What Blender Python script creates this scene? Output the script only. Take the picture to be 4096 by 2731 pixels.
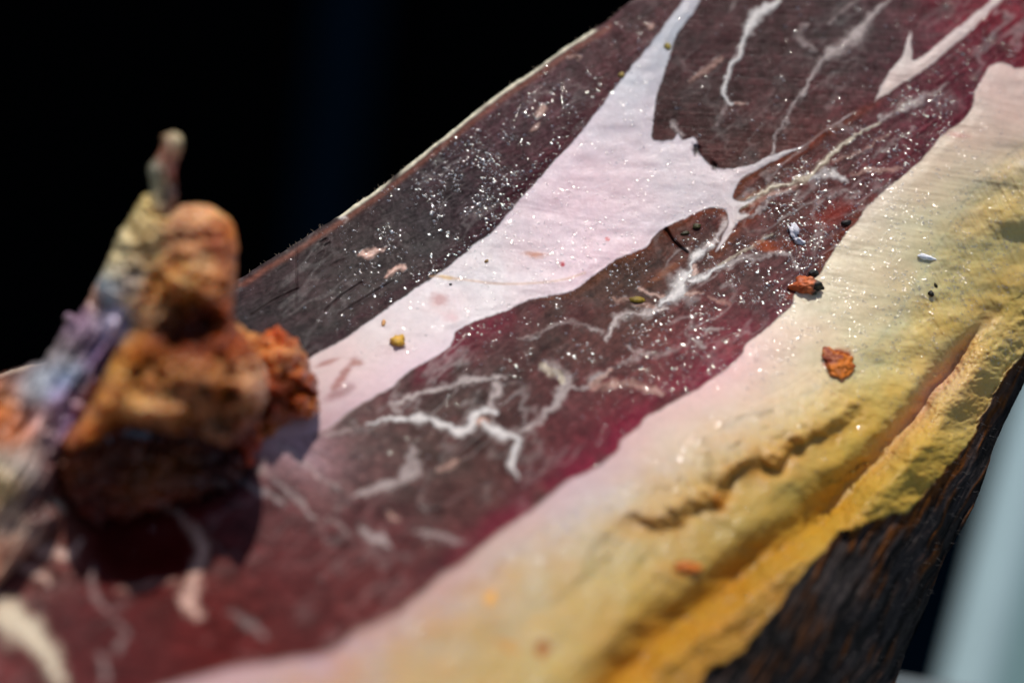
import bpy, math, random
import numpy as np
from mathutils import Vector, Matrix

for o in list(bpy.data.objects):
    bpy.data.objects.remove(o)
rad = math.radians
scene = bpy.context.scene
coll = scene.collection

# ------------------------------------------------------------------ camera
PITCH, ROLL = rad(26), rad(9)
LENS = 84.0
FPX = LENS / 36.0 * 4096.0            # focal length in pixels of the 4096 px wide photograph
CX, CY = 2048.0, 1365.5
FWD = np.array([0, math.cos(PITCH), -math.sin(PITCH)])
UP0 = np.array([0, math.sin(PITCH), math.cos(PITCH)])
RT0 = np.array([1.0, 0, 0])
RT = math.cos(ROLL) * RT0 + math.sin(ROLL) * UP0
UP = -math.sin(ROLL) * RT0 + math.cos(ROLL) * UP0
CAM_LOC = np.array([0.0, 0.0, 1.20])

cam = bpy.data.cameras.new('camera')
cam_ob = bpy.data.objects.new('camera', cam)
coll.objects.link(cam_ob)
M = Matrix(((RT[0], UP[0], -FWD[0], CAM_LOC[0]), (RT[1], UP[1], -FWD[1], CAM_LOC[1]),
            (RT[2], UP[2], -FWD[2], CAM_LOC[2]), (0, 0, 0, 1)))
cam_ob.matrix_world = M
cam.lens = LENS; cam.sensor_width = 36; cam.sensor_fit = 'HORIZONTAL'
cam.clip_start = 0.01; cam.clip_end = 100
cam.dof.use_dof = True
cam.dof.focus_distance = 0.562
cam.dof.aperture_fstop = 3.9
scene.camera = cam_ob

# ------------------------------------------------------------------ sky, sun, exposure
SUN_EL, SUN_AZ = rad(78), rad(-24)      # azimuth from +Y (away from the camera) towards +X
world = bpy.data.worlds.new('World'); scene.world = world
world.use_nodes = True
wn = world.node_tree.nodes; wl = world.node_tree.links
bg = wn.get('Background') or wn.new('ShaderNodeBackground')
sky = wn.new('ShaderNodeTexSky'); sky.sky_type = 'NISHITA'; sky.sun_disc = False
sky.sun_elevation = SUN_EL; sky.sun_rotation = SUN_AZ
wl.new(sky.outputs[0], bg.inputs[0]); bg.inputs[1].default_value = 0.085
sun = bpy.data.lights.new('sun', 'SUN'); sun.energy = 3.55; sun.angle = rad(0.53); sun.color = (1, .95, .87)
sun_ob = bpy.data.objects.new('sun', sun); coll.objects.link(sun_ob)
SUN_DIR = Vector((math.sin(SUN_AZ) * math.cos(SUN_EL), math.cos(SUN_AZ) * math.cos(SUN_EL), math.sin(SUN_EL)))
sun_ob.rotation_euler = SUN_DIR.to_track_quat('Z', 'Y').to_euler()
sun_ob.location = (0.5, 1.0, 3)
scene.view_settings.view_transform = 'Standard'; scene.view_settings.look = 'None'
scene.view_settings.exposure = 0.0; scene.view_settings.gamma = 1.0
scene.view_settings.use_curve_mapping = False
scene.cycles.use_denoising = True
scene.cycles.max_bounces = 8

# ------------------------------------------------------------------ helpers
def world_pt(u, v, d):
    """photo pixel + depth along the optical axis -> world point(s)"""
    u = np.asarray(u, float); v = np.asarray(v, float); d = np.asarray(d, float)
    a = (u - CX) / FPX * d; b = -(v - CY) / FPX * d
    return CAM_LOC + a[..., None] * RT + b[..., None] * UP + d[..., None] * FWD

def on_plane(u, v, axis, val):
    r = RT * ((u - CX) / FPX) - UP * ((v - CY) / FPX) + FWD
    t = (val - CAM_LOC[axis]) / r[axis]
    return CAM_LOC + r * t

def lin(c):
    c = np.asarray(c, float) / 255.0
    return np.where(c <= 0.04045, c / 12.92, ((c + 0.055) / 1.055) ** 2.4)

_rng = np.random.RandomState(7)
_LAT = _rng.rand(512, 512)
def vnoise(x, y):
    xi = np.floor(x).astype(int); yi = np.floor(y).astype(int)
    fx = x - xi; fy = y - yi
    fx = fx * fx * fx * (fx * (fx * 6 - 15) + 10); fy = fy * fy * fy * (fy * (fy * 6 - 15) + 10)
    a = _LAT[yi & 511, xi & 511]; b = _LAT[yi & 511, (xi + 1) & 511]
    c = _LAT[(yi + 1) & 511, xi & 511]; d = _LAT[(yi + 1) & 511, (xi + 1) & 511]
    return (a + (b - a) * fx) * (1 - fy) + (c + (d - c) * fx) * fy
def fbm(x, y, o=3, seed=0):
    s = 0; amp = 1; t = 0
    x = x + seed * 37.3; y = y + seed * 91.7
    for k in range(o):
        s = s + amp * (vnoise(x, y) * 2 - 1); t += amp
        amp *= .5; x = x * 2.03 + 11.1; y = y * 2.03 + 5.7
    return s / t
def rot(x, y, deg):
    c, s = math.cos(rad(deg)), math.sin(rad(deg))
    return x * c + y * s, -x * s + y * c
def sstep(a, b, x):
    t = np.clip((x - a) / (b - a), 0, 1); return t * t * (3 - 2 * t)

# traced coordinates: several magnified views of the photograph, each with its own origin and scale
def cv(ox, oy, s):
    return lambda pts: [(ox + p[0] / s, oy + p[1] / s) + tuple(p[2:]) for p in pts]
FV = cv(0, 0, 0.57422)
C1 = cv(0, 400, 1.568); C3 = cv(2400, 0, 1.3863); C4 = cv(1000, 900, 1.568); C5 = cv(2200, 800, 1.568)
C6 = cv(0, 1400, 1.1779); C7 = cv(1300, 1700, 1.5207); C8 = cv(2600, 1500, 1.2741)
C9 = cv(3300, 1100, 0.9611); C10 = cv(0, 1000, 1.568); C11 = cv(3000, 300, 1.568)

def spline(pts, closed=False, n=6):
    P = [np.array(p, float) for p in pts]
    out = []
    N = len(P)
    rng_ = range(N) if closed else range(N - 1)
    for i in rng_:
        if closed:
            p0, p1, p2, p3 = P[i - 1], P[i], P[(i + 1) % N], P[(i + 2) % N]
        else:
            p0, p1, p2, p3 = P[max(i - 1, 0)], P[i], P[i + 1], P[min(i + 2, N - 1)]
        for k in range(n):
            t = k / n
            out.append(0.5 * ((2 * p1) + (-p0 + p2) * t + (2 * p0 - 5 * p1 + 4 * p2 - p3) * t * t + (-p0 + 3 * p1 - 3 * p2 + p3) * t ** 3))
    if not closed: out.append(P[-1])
    return np.array(out)

class Grid:
    def __init__(s, u0, u1, v0, v1, st):
        s.st = st; s.u0 = u0; s.v0 = v0
        s.us = np.arange(u0, u1 + .1, st); s.vs = np.arange(v0, v1 + .1, st)
        s.U, s.V = np.meshgrid(s.us, s.vs)
        s.shape = s.U.shape
    def win(s, x0, x1, y0, y1):
        i0 = max(int((x0 - s.u0) / s.st), 0); i1 = min(int((x1 - s.u0) / s.st) + 2, s.shape[1])
        j0 = max(int((y0 - s.v0) / s.st), 0); j1 = min(int((y1 - s.v0) / s.st) + 2, s.shape[0])
        if i1 <= i0 or j1 <= j0: return None
        return slice(j0, j1), slice(i0, i1)
    def polyline(s, P, R, closed=False, width=None):
        """distance (<=R), side sign, path fraction (and interpolated width) to a polyline"""
        D = np.full(s.shape, float(R)); S = np.ones(s.shape); T = np.zeros(s.shape)
        W = np.ones(s.shape) if width is not None else None
        n = len(P); m = n if closed else n - 1
        for i in range(m):
            a = P[i][:2]; b = P[(i + 1) % n][:2]
            w = s.win(min(a[0], b[0]) - R, max(a[0], b[0]) + R, min(a[1], b[1]) - R, max(a[1], b[1]) + R)
            if w is None: continue
            x = s.U[w] - a[0]; y = s.V[w] - a[1]
            dx, dy = b - a; L2 = dx * dx + dy * dy + 1e-9
            t = np.clip((x * dx + y * dy) / L2, 0, 1)
            d = np.hypot(x - t * dx, y - t * dy)
            k = d < D[w]
            D[w] = np.where(k, d, D[w])
            S[w] = np.where(k, np.sign(dx * y - dy * x + 1e-12), S[w])
            T[w] = np.where(k, (i + t) / m, T[w])
            if width is not None:
                W[w] = np.where(k, width[i] + t * (width[(i + 1) % n] - width[i]), W[w])
        return D, S, T, W
    def inside(s, P):
        I = np.zeros(s.shape, bool)
        n = len(P)
        for i in range(n):
            x0, y0 = P[i][:2]; x1, y1 = P[(i + 1) % n][:2]
            if y0 == y1: continue
            lo, hi = min(y0, y1), max(y0, y1)
            j = np.where((s.vs >= lo) & (s.vs < hi))[0]
            if len(j) == 0: continue
            xc = x0 + (s.vs[j] - y0) * (x1 - x0) / (y1 - y0)
            I[j] ^= s.us[None, :] < xc[:, None]
        return I
    def sdf(s, P, R=160):
        D = s.polyline(P, R, True)[0]
        return np.where(s.inside(P), D, -D)          # positive inside
    def sample(s, A, U, V):
        x = np.clip((U - s.u0) / s.st, 0, s.shape[1] - 1.001); y = np.clip((V - s.v0) / s.st, 0, s.shape[0] - 1.001)
        i = x.astype(int); j = y.astype(int); fx = x - i; fy = y - j
        if A.ndim == 3: fx = fx[..., None]; fy = fy[..., None]
        return (A[j, i] * (1 - fx) + A[j, i + 1] * fx) * (1 - fy) + (A[j + 1, i] * (1 - fx) + A[j + 1, i + 1] * fx) * fy

def tps(ctrl, U, V):
    C = np.array(ctrl, float); x = C[:, 0] / 1000; y = C[:, 1] / 1000
    n = len(C)
    def k(r2): return np.where(r2 > 1e-12, r2 * np.log(r2 + 1e-12), 0)
    K = k((x[:, None] - x) ** 2 + (y[:, None] - y) ** 2) + np.eye(n) * 0.004
    Pm = np.stack([np.ones(n), x, y], 1)
    A = np.block([[K, Pm], [Pm.T, np.zeros((3, 3))]])
    w = np.linalg.solve(A, np.concatenate([C[:, 2], np.zeros(3)]))
    u = U / 1000; v = V / 1000
    out = w[n] + w[n + 1] * u + w[n + 2] * v
    for i in range(n): out = out + w[i] * k((u - x[i]) ** 2 + (v - y[i]) ** 2)
    return out

def cmap(samples, U, V, sig=230):
    """smooth tissue-colour map from (u, v, r, g, b) samples; linear light"""
    num = np.zeros(U.shape + (3,)); den = np.zeros(U.shape)
    for p in samples:
        r2 = (U - p[0]) ** 2 + (V - p[1]) ** 2
        s = p[5] if len(p) > 5 else sig
        w = np.exp(-r2 / (2 * s * s)) + 1e-4 / (1 + r2 / 1e4)
        num += w[..., None] * lin(p[2:5]); den += w
    return num / den[..., None]

def mesh_obj(name, verts, faces, mat, parent=None, cols=None, origin=None, smooth=True):
    me = bpy.data.meshes.new(name)
    verts = np.asarray(verts, float); faces = np.asarray(faces)
    if origin is None and parent is not None: origin = np.array(parent.location)
    if origin is not None: verts = verts - origin
    nv, nf = len(verts), len(faces); k = faces.shape[1]
    me.vertices.add(nv); me.vertices.foreach_set('co', verts.astype(np.float32).ravel())
    me.loops.add(nf * k); me.loops.foreach_set('vertex_index', faces.astype(np.int32).ravel())
    me.polygons.add(nf)
    me.polygons.foreach_set('loop_start', np.arange(0, nf * k, k, dtype=np.int32))
    me.polygons.foreach_set('use_smooth', np.full(nf, smooth))
    me.update(calc_edges=True)
    if cols is not None:
        at = me.color_attributes.new('Col', 'FLOAT_COLOR', 'POINT')
        c4 = np.ones((nv, 4), np.float32); c4[:, :3] = cols
        at.data.foreach_set('color', c4.ravel())
    me.materials.append(mat)
    ob = bpy.data.objects.new(name, me); coll.objects.link(ob)
    if parent is not None: ob.parent = parent
    elif origin is not None: ob.location = origin
    return ob

def tag(o, label=None, cat=None, group=None, kind=None):
    if label: o['label'] = label
    if cat: o['category'] = cat
    if group: o['group'] = group
    if kind: o['kind'] = kind
    return o

# ------------------------------------------------------------------ materials
def tissue(name, rough=.35, spec=.5, sss=0.0, sss_r=(1, .6, .4), sss_scale=.002, bump=.4, bscale=1600, coat=0.0, cvar=.18, col=None,
           rvar=.12, bdist=.0004, cbump=.35):
    m = bpy.data.materials.new(name); m.use_nodes = True
    N = m.node_tree.nodes; L = m.node_tree.links
    b = N['Principled BSDF']
    tc = N.new('ShaderNodeTexCoord')
    if col is None:
        at = N.new('ShaderNodeAttribute'); at.attribute_name = 'Col'; base = at.outputs['Color']
    else:
        rgb = N.new('ShaderNodeRGB'); rgb.outputs[0].default_value = (*col, 1); base = rgb.outputs[0]
    n1 = N.new('ShaderNodeTexNoise'); n1.inputs['Scale'].default_value = bscale * .45; n1.inputs['Detail'].default_value = 4
    L.new(tc.outputs['Object'], n1.inputs['Vector'])
    mr = N.new('ShaderNodeMapRange'); mr.inputs[1].default_value = .3; mr.inputs[2].default_value = .7
    mr.inputs[3].default_value = 1 - cvar; mr.inputs[4].default_value = 1 + cvar
    L.new(n1.outputs[0], mr.inputs[0])
    mx = N.new('ShaderNodeVectorMath'); mx.operation = 'SCALE'
    L.new(base, mx.inputs[0]); L.new(mr.outputs[0], mx.inputs['Scale'])
    L.new(mx.outputs[0], b.inputs['Base Color'])
    n2 = N.new('ShaderNodeTexNoise'); n2.inputs['Scale'].default_value = bscale; n2.inputs['Detail'].default_value = 3
    n2.inputs['Roughness'].default_value = .6
    L.new(tc.outputs['Object'], n2.inputs['Vector'])
    bp = N.new('ShaderNodeBump'); bp.inputs['Strength'].default_value = bump; bp.inputs['Distance'].default_value = bdist
    L.new(n2.outputs[0], bp.inputs['Height']); L.new(bp.outputs[0], b.inputs['Normal'])
    n3 = N.new('ShaderNodeTexNoise'); n3.inputs['Scale'].default_value = 220; n3.inputs['Detail'].default_value = 3
    L.new(tc.outputs['Object'], n3.inputs['Vector'])
    m3 = N.new('ShaderNodeMapRange'); m3.inputs[1].default_value = .3; m3.inputs[2].default_value = .7
    m3.inputs[3].default_value = max(rough - rvar, .05); m3.inputs[4].default_value = rough + rvar
    L.new(n3.outputs[0], m3.inputs[0]); L.new(m3.outputs[0], b.inputs['Roughness'])
    b.inputs['Specular IOR Level'].default_value = spec
    if sss:
        b.inputs['Subsurface Weight'].default_value = sss
        b.inputs['Subsurface Radius'].default_value = sss_r
        b.inputs['Subsurface Scale'].default_value = sss_scale
    if coat:
        b.inputs['Coat Weight'].default_value = coat; b.inputs['Coat Roughness'].default_value = .11; b.inputs['Coat IOR'].default_value = 1.45
        n4 = N.new('ShaderNodeTexNoise'); n4.inputs['Scale'].default_value = 900; n4.inputs['Detail'].default_value = 4; n4.inputs['Roughness'].default_value = .55
        L.new(tc.outputs['Object'], n4.inputs['Vector'])
        b2 = N.new('ShaderNodeBump'); b2.inputs['Strength'].default_value = cbump; b2.inputs['Distance'].default_value = .0005
        L.new(n4.outputs[0], b2.inputs['Height']); L.new(b2.outputs[0], b.inputs['Coat Normal'])
    return m

def plain(name, col, rough=.6, metal=0, spec=.5, nscale=8, var=.15, bump=0):
    m = bpy.data.materials.new(name); m.use_nodes = True
    N = m.node_tree.nodes; L = m.node_tree.links; b = N['Principled BSDF']
    tc = N.new('ShaderNodeTexCoord'); n = N.new('ShaderNodeTexNoise'); n.inputs['Scale'].default_value = nscale; n.inputs['Detail'].default_value = 5
    L.new(tc.outputs['Object'], n.inputs['Vector'])
    r = N.new('ShaderNodeValToRGB')
    r.color_ramp.elements[0].position = .3; r.color_ramp.elements[1].position = .7
    r.color_ramp.elements[0].color = (*[c * (1 - var) for c in col], 1); r.color_ramp.elements[1].color = (*[min(c * (1 + var), 1) for c in col], 1)
    L.new(n.outputs[0], r.inputs[0]); L.new(r.outputs[0], b.inputs['Base Color'])
    b.inputs['Roughness'].default_value = rough; b.inputs['Metallic'].default_value = metal; b.inputs['Specular IOR Level'].default_value = spec
    if bump:
        bp = N.new('ShaderNodeBump'); bp.inputs['Strength'].default_value = bump; bp.inputs['Distance'].default_value = .001
        L.new(n.outputs[0], bp.inputs['Height']); L.new(bp.outputs[0], b.inputs['Normal'])
    return m

M_LEAN = tissue('lean_meat_wet', rough=.5, spec=.03, sss=.10, sss_r=(1, .25, .2), sss_scale=.0012, bump=.12, bscale=1500, cvar=.25, coat=.06, cbump=.8)
M_FAT = tissue('ham_fat', rough=.5, spec=.10, sss=.6, sss_r=(1, .72, .55), sss_scale=.0016, bump=.06, bscale=1300, cvar=.04, coat=.2, cbump=.6)
M_YFAT = tissue('cured_yellow_fat', rough=.5, spec=.2, sss=.6, sss_r=(1, .6, .2), sss_scale=.0022, bump=.15, bscale=1000, cvar=.06, coat=.12, cbump=.5)
M_SKIN = tissue('ham_skin', rough=.7, spec=.12, bump=.8, bscale=900, cvar=.4)
M_BONE = tissue('cured_bone', rough=.4, spec=.4, coat=.4, cbump=.5, sss=.6, sss_r=(1, .42, .12), sss_scale=.006, bump=.25, bscale=420, cvar=.12, bdist=.0006)
M_FASCIA = tissue('connective_tissue', rough=.22, spec=.75, sss=.2, sss_r=(1, .6, .5), sss_scale=.002, bump=.3, bscale=380, cvar=.15, bdist=.0006)
def clear_drop(name):
    m = bpy.data.materials.new(name); m.use_nodes = True
    N = m.node_tree.nodes; L = m.node_tree.links; N.clear()
    out = N.new('ShaderNodeOutputMaterial'); mix = N.new('ShaderNodeMixShader'); tr = N.new('ShaderNodeBsdfTransparent'); gl = N.new('ShaderNodeBsdfGlossy')
    mix.inputs[0].default_value = .21
    gl.inputs['Roughness'].default_value = .11
    n = N.new('ShaderNodeTexNoise'); n.inputs['Scale'].default_value = 900
    tc = N.new('ShaderNodeTexCoord'); L.new(tc.outputs['Object'], n.inputs['Vector'])
    rp = N.new('ShaderNodeValToRGB'); rp.color_ramp.elements[0].color = (1, .93, .82, 1); rp.color_ramp.elements[1].color = (1, 1, 1, 1)
    L.new(n.outputs[0], rp.inputs[0]); L.new(rp.outputs[0], gl.inputs['Color'])
    L.new(tr.outputs[0], mix.inputs[1]); L.new(gl.outputs[0], mix.inputs[2]); L.new(mix.outputs[0], out.inputs[0])
    return m
M_BEAD = clear_drop('grease')
M_CRUMB = tissue('crumb', rough=.45, spec=.4, bump=.6, bscale=1800, cvar=.3)

# ------------------------------------------------------------------ setting
FLOOR_Z = 0.0
TABLE_Z = 0.825
def box(name, lo, hi, mat, bevel=0.0, parent=None):
    import bmesh
    bm = bmesh.new(); bmesh.ops.create_cube(bm, size=1)
    lo = np.array(lo); hi = np.array(hi); c = (lo + hi) / 2
    for v in bm.verts:
        v.co = Vector(((v.co.x) * (hi - lo)[0], (v.co.y) * (hi - lo)[1], (v.co.z + .5) * (hi - lo)[2]))
    if bevel: bmesh.ops.bevel(bm, geom=list(bm.edges), offset=bevel, segments=4, profile=.5, affect='EDGES')
    me = bpy.data.meshes.new(name); bm.to_mesh(me); bm.free(); me.materials.append(mat)
    for p in me.polygons: p.use_smooth = bool(bevel)
    o = bpy.data.objects.new(name, me); coll.objects.link(o)
    o.location = (c[0], c[1], lo[2])
    if parent:
        o.parent = parent; o.location = Vector(o.location) - parent.location
    return o

M_BLACK = plain('black_backdrop', (.0016, .0018, .0022), rough=.95, spec=.02)  # deep shade of the background put into a near-black base
M_NAVY = plain('navy_board', (.003, .012, .022), rough=.9, spec=.03)
M_FLOOR = plain('dark_floor', (.003, .0035, .004), rough=.95, spec=.02)
M_TABLE = plain('pale_table', (.17, .20, .21), rough=.5, nscale=20, var=.1)
M_POST = plain('pale_metal', (.21, .34, .345), rough=.45, metal=.1, nscale=14, var=.06)

fl = box('floor', (-4, -2, -.05), (4, 4, FLOOR_Z), M_FLOOR); tag(fl, 'dark matt floor', kind='structure')
WALL_Y = 1.75
wa = box('wall', (-4, WALL_Y, .002), (4, WALL_Y + .1, 1.30), M_BLACK); tag(wa, 'black shaded wall behind the ham', kind='structure')
p0 = on_plane(1370, 250, 1, WALL_Y - .02)
bd = box('panel', (p0[0] - .026, WALL_Y - .022, .002), (p0[0] + .026, WALL_Y - .002, 1.28), M_NAVY, .003, wa)
bd['label'] = 'dim navy upright board'
p1 = on_plane(3360, 2300, 1, WALL_Y - .02)
bd2 = box('panel', (p1[0] - .02, WALL_Y - .022, .002), (p1[0] + .17, WALL_Y - .002, 1.15), M_NAVY, .003, wa)
bd2['label'] = 'navy panel glimpsed beside the metal post'
tb_edge = on_plane(3690, 2695, 2, TABLE_Z)[1]
tb = bpy.data.objects.new('table', None); coll.objects.link(tb); tb.location = (0, .35, FLOOR_Z)
tag(tb, 'pale grey table top just showing under the ham, bottom right', 'table')
box('table_top', (-.7, -.25, TABLE_Z - .035), (.7, tb_edge, TABLE_Z), M_TABLE, .004, tb)
for sx in (-.64, .64):
    for sy in (-.2, tb_edge - .05):
        box('leg', (sx - .02, sy - .02, FLOOR_Z + .002), (sx + .02, sy + .02, TABLE_Z - .036), M_TABLE, .003, tb)
# metal post: a box-section upright with rounded corners that stands on the floor behind the table
def post():
    pa = on_plane(3830, 2600, 1, 0.86); pb = on_plane(4090, 1620, 1, 0.86)
    w, dp, r = .085, .05, .014
    prof = []
    for cx, cy, a0 in ((w - r, dp - r, 0), (r, dp - r, 90), (r, r, 180), (w - r, r, 270)):
        for k in range(7):
            a = rad(a0 + 90 * k / 6); prof.append((cx + r * math.cos(a), cy + r * math.sin(a)))
    prof = np.array(prof); n = len(prof)
    LEAN = .75  # tilted back so the face catches sun and sky
    pb = CAM_LOC + (pb - CAM_LOC) * 1.0
    rb_ = pb - CAM_LOC; tt = (pa[1] + LEAN * (CAM_LOC[2] - pa[2]) - CAM_LOC[1]) / (rb_[1] - LEAN * rb_[2]); pb = CAM_LOC + rb_ * tt
    slope = (pb[0] - pa[0]) / (pb[2] - pa[2])
    ang = rad(-18)
    px = prof[:, 0] * math.cos(ang) - prof[:, 1] * math.sin(ang); py = prof[:, 0] * math.sin(ang) + prof[:, 1] * math.cos(ang)
    rings = []
    for z in (0.0, .3, .6, .85, 1.02):
        x0 = pa[0] + (z - pa[2]) * slope
        rings.append(np.stack([x0 + px, pa[1] + LEAN * (z - pa[2]) + py, np.full(n, z)], 1))
    V = np.concatenate(rings); F = []
    for i in range(len(rings) - 1):
        for k in range(n): F.append((i * n + k, i * n + (k + 1) % n, (i + 1) * n + (k + 1) % n, (i + 1) * n + k))
    root = bpy.data.objects.new('metal_post', None); coll.objects.link(root); root.location = V[:n].mean(0)
    tag(root, 'out of focus pale grey metal post at the right edge', 'post')
    mesh_obj('upright', V, F, M_POST, root)
    E = V.reshape(len(rings), n, 3); lo = []
    m_edge = plain('edge_sheen_paint', (.50, .66, .68), rough=.35, nscale=30, var=.04)  # pale strip added to imitate the sky's reflection on the post's edge
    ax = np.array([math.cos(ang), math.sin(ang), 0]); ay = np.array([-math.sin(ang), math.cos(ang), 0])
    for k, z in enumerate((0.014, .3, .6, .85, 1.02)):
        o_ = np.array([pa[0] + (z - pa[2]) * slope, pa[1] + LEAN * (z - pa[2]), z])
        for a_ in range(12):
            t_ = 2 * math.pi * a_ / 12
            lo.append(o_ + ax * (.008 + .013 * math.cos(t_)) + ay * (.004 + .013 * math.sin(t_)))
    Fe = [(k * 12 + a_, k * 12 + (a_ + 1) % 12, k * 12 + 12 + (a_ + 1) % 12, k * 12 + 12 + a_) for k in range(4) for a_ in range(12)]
    mesh_obj('edge_sheen_strip', lo, Fe, m_edge, root)
    c = V[:n].mean(0)
    box('foot_plate', (c[0] - .09, c[1] - .07, .002), (c[0] + .09, c[1] + .07, .012), M_POST, .003, root)
post()

# ------------------------------------------------------------------ the ham: traced outlines
EDGE = FV([(1455, 0), (1400, 45), (1300, 108), (1225, 162), (1160, 205), (1100, 250), (1040, 298), (980, 345), (920, 393), (860, 440), (820, 466), (780, 495), (720, 532), (660, 572), (600, 607), (550, 640)])
SIL = C9([(765, 420), (730, 490), (700, 550), (650, 660), (620, 760), (570, 890), (520, 980), (460, 1090), (420, 1190), (370, 1320), (310, 1450), (270, 1568)])
OUT = [(3050, -250), (4350, -250), (4350, 950), (4260, 1180), (4170, 1390)] + SIL + [(3470, 2990), (-250, 2990), (-250, 1580)] + \
      FV([(0, 858), (60, 838), (110, 828), (250, 780), (420, 700)]) + EDGE[::-1] + [(2790, -130)]
SKIN = C9([(765, 290), (720, 340), (690, 380), (640, 480), (590, 550), (570, 600), (520, 680), (450, 750), (400, 820), (330, 890), (280, 920), (200, 940), (110, 985), (60, 980), (0, 1050)]) + \
       C8([(780, 1000), (650, 1170), (540, 1330), (430, 1440), (300, 1500), (250, 1568)]) + [(2700, 2850), (2600, 3100), (3600, 3100), (3800, 2600), (4096, 1900), (4500, 1300), (4500, 900), (4300, 1000)]
A_LOW = FV([(1568, 0), (1540, 42), (1520, 70), (1470, 130), (1420, 190), (1375, 250), (1330, 310), (1290, 352), (1250, 400), (1200, 450), (1160, 500), (1123, 540)]) + \
        C4([(1400, 130), (1250, 260), (1130, 340), (980, 440), (800, 560), (650, 680), (500, 760), (420, 810), (250, 900)]) + [(950, 1560), (600, 1700)]
LEAN_A = [(2740, -15), (2900, -160)] + [(2800, -300), (2300, -200), (1000, 900), (300, 1300), (300, 1600)] + A_LOW[::-1]
LEAN_B = [(2960, -300), (2804, 0)] + FV([(1575, 50), (1552, 90), (1537, 130), (1522, 180), (1507, 230), (1498, 280), (1497, 318), (1515, 326), (1545, 322), (1556, 306), (1568, 322), (1592, 316), (1600, 332), (1608, 355), (1640, 385), (1680, 390), (1720, 381)]) + \
         C3([(940, 870), (1000, 850), (1170, 790), (1350, 660), (1500, 590), (1560, 480), (1660, 330), (1700, 250), (1725, 180), (1730, 260), (1725, 330), (1770, 325), (1850, 270), (1950, 180), (2090, 70), (2170, 0)]) + [(4250, -300)]
C_TOP = [(4400, -320)] + C3([(2230, 0), (2130, 100), (2000, 220), (1850, 350), (1700, 450), (1500, 570), (1380, 650), (1250, 720), (1130, 810), (1000, 880), (900, 930), (800, 980), (750, 1045), (745, 1105), (790, 1118), (870, 1085), (850, 1110), (775, 1165), (775, 1190), (830, 1190), (760, 1240), (700, 1330), (640, 1390), (690, 1290), (710, 1220), (690, 1160), (620, 1145), (530, 1180), (400, 1240), (310, 1300), (260, 1360), (200, 1390), (100, 1430), (0, 1500)]) + \
        C4([(2100, 350), (2030, 410), (1850, 445), (1700, 490), (1600, 540), (1450, 590), (1300, 660), (1280, 720), (1230, 790), (1100, 860), (950, 950), (900, 1010), (800, 1060), (700, 1120), (560, 1220), (470, 1280), (300, 1330), (100, 1350), (-100, 1400), (-400, 1330), (-900, 1250), (-1500, 1250), (-2300, 1250)])
C_LOW = [(4400, 200)] + C3([(2351, 370), (2280, 362), (2210, 350), (2150, 390), (2100, 480), (2060, 600), (2000, 680), (1900, 750), (1820, 840), (1780, 900), (1700, 960), (1600, 1040), (1530, 1110), (1470, 1160), (1420, 1240), (1350, 1310), (1290, 1400), (1250, 1460)]) + \
        C5([(1690, 470), (1540, 580), (1520, 660), (1440, 740), (1330, 830), (1240, 890), (1210, 960), (1130, 1040), (1040, 1100), (930, 1180), (850, 1220), (700, 1310), (600, 1370), (560, 1420), (450, 1500)]) + \
        C7([(1780, 160), (1640, 260), (1490, 330), (1380, 420), (1240, 530), (1100, 620), (950, 740), (850, 830), (700, 920), (560, 1050), (430, 1150), (330, 1210), (200, 1260), (100, 1340), (0, 1390)]) + \
        C6([(1300, 1470), (1100, 1500), (950, 1540), (850, 1568), (600, 1660)]) + [(200, 2960), (100, 3100)]
LEAN_C = C_TOP + [(-400, 3100)] + C_LOW[::-1]

def V_(f, pts, s=1.0, tone=0):
    return (f(pts), s, tone)
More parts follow.
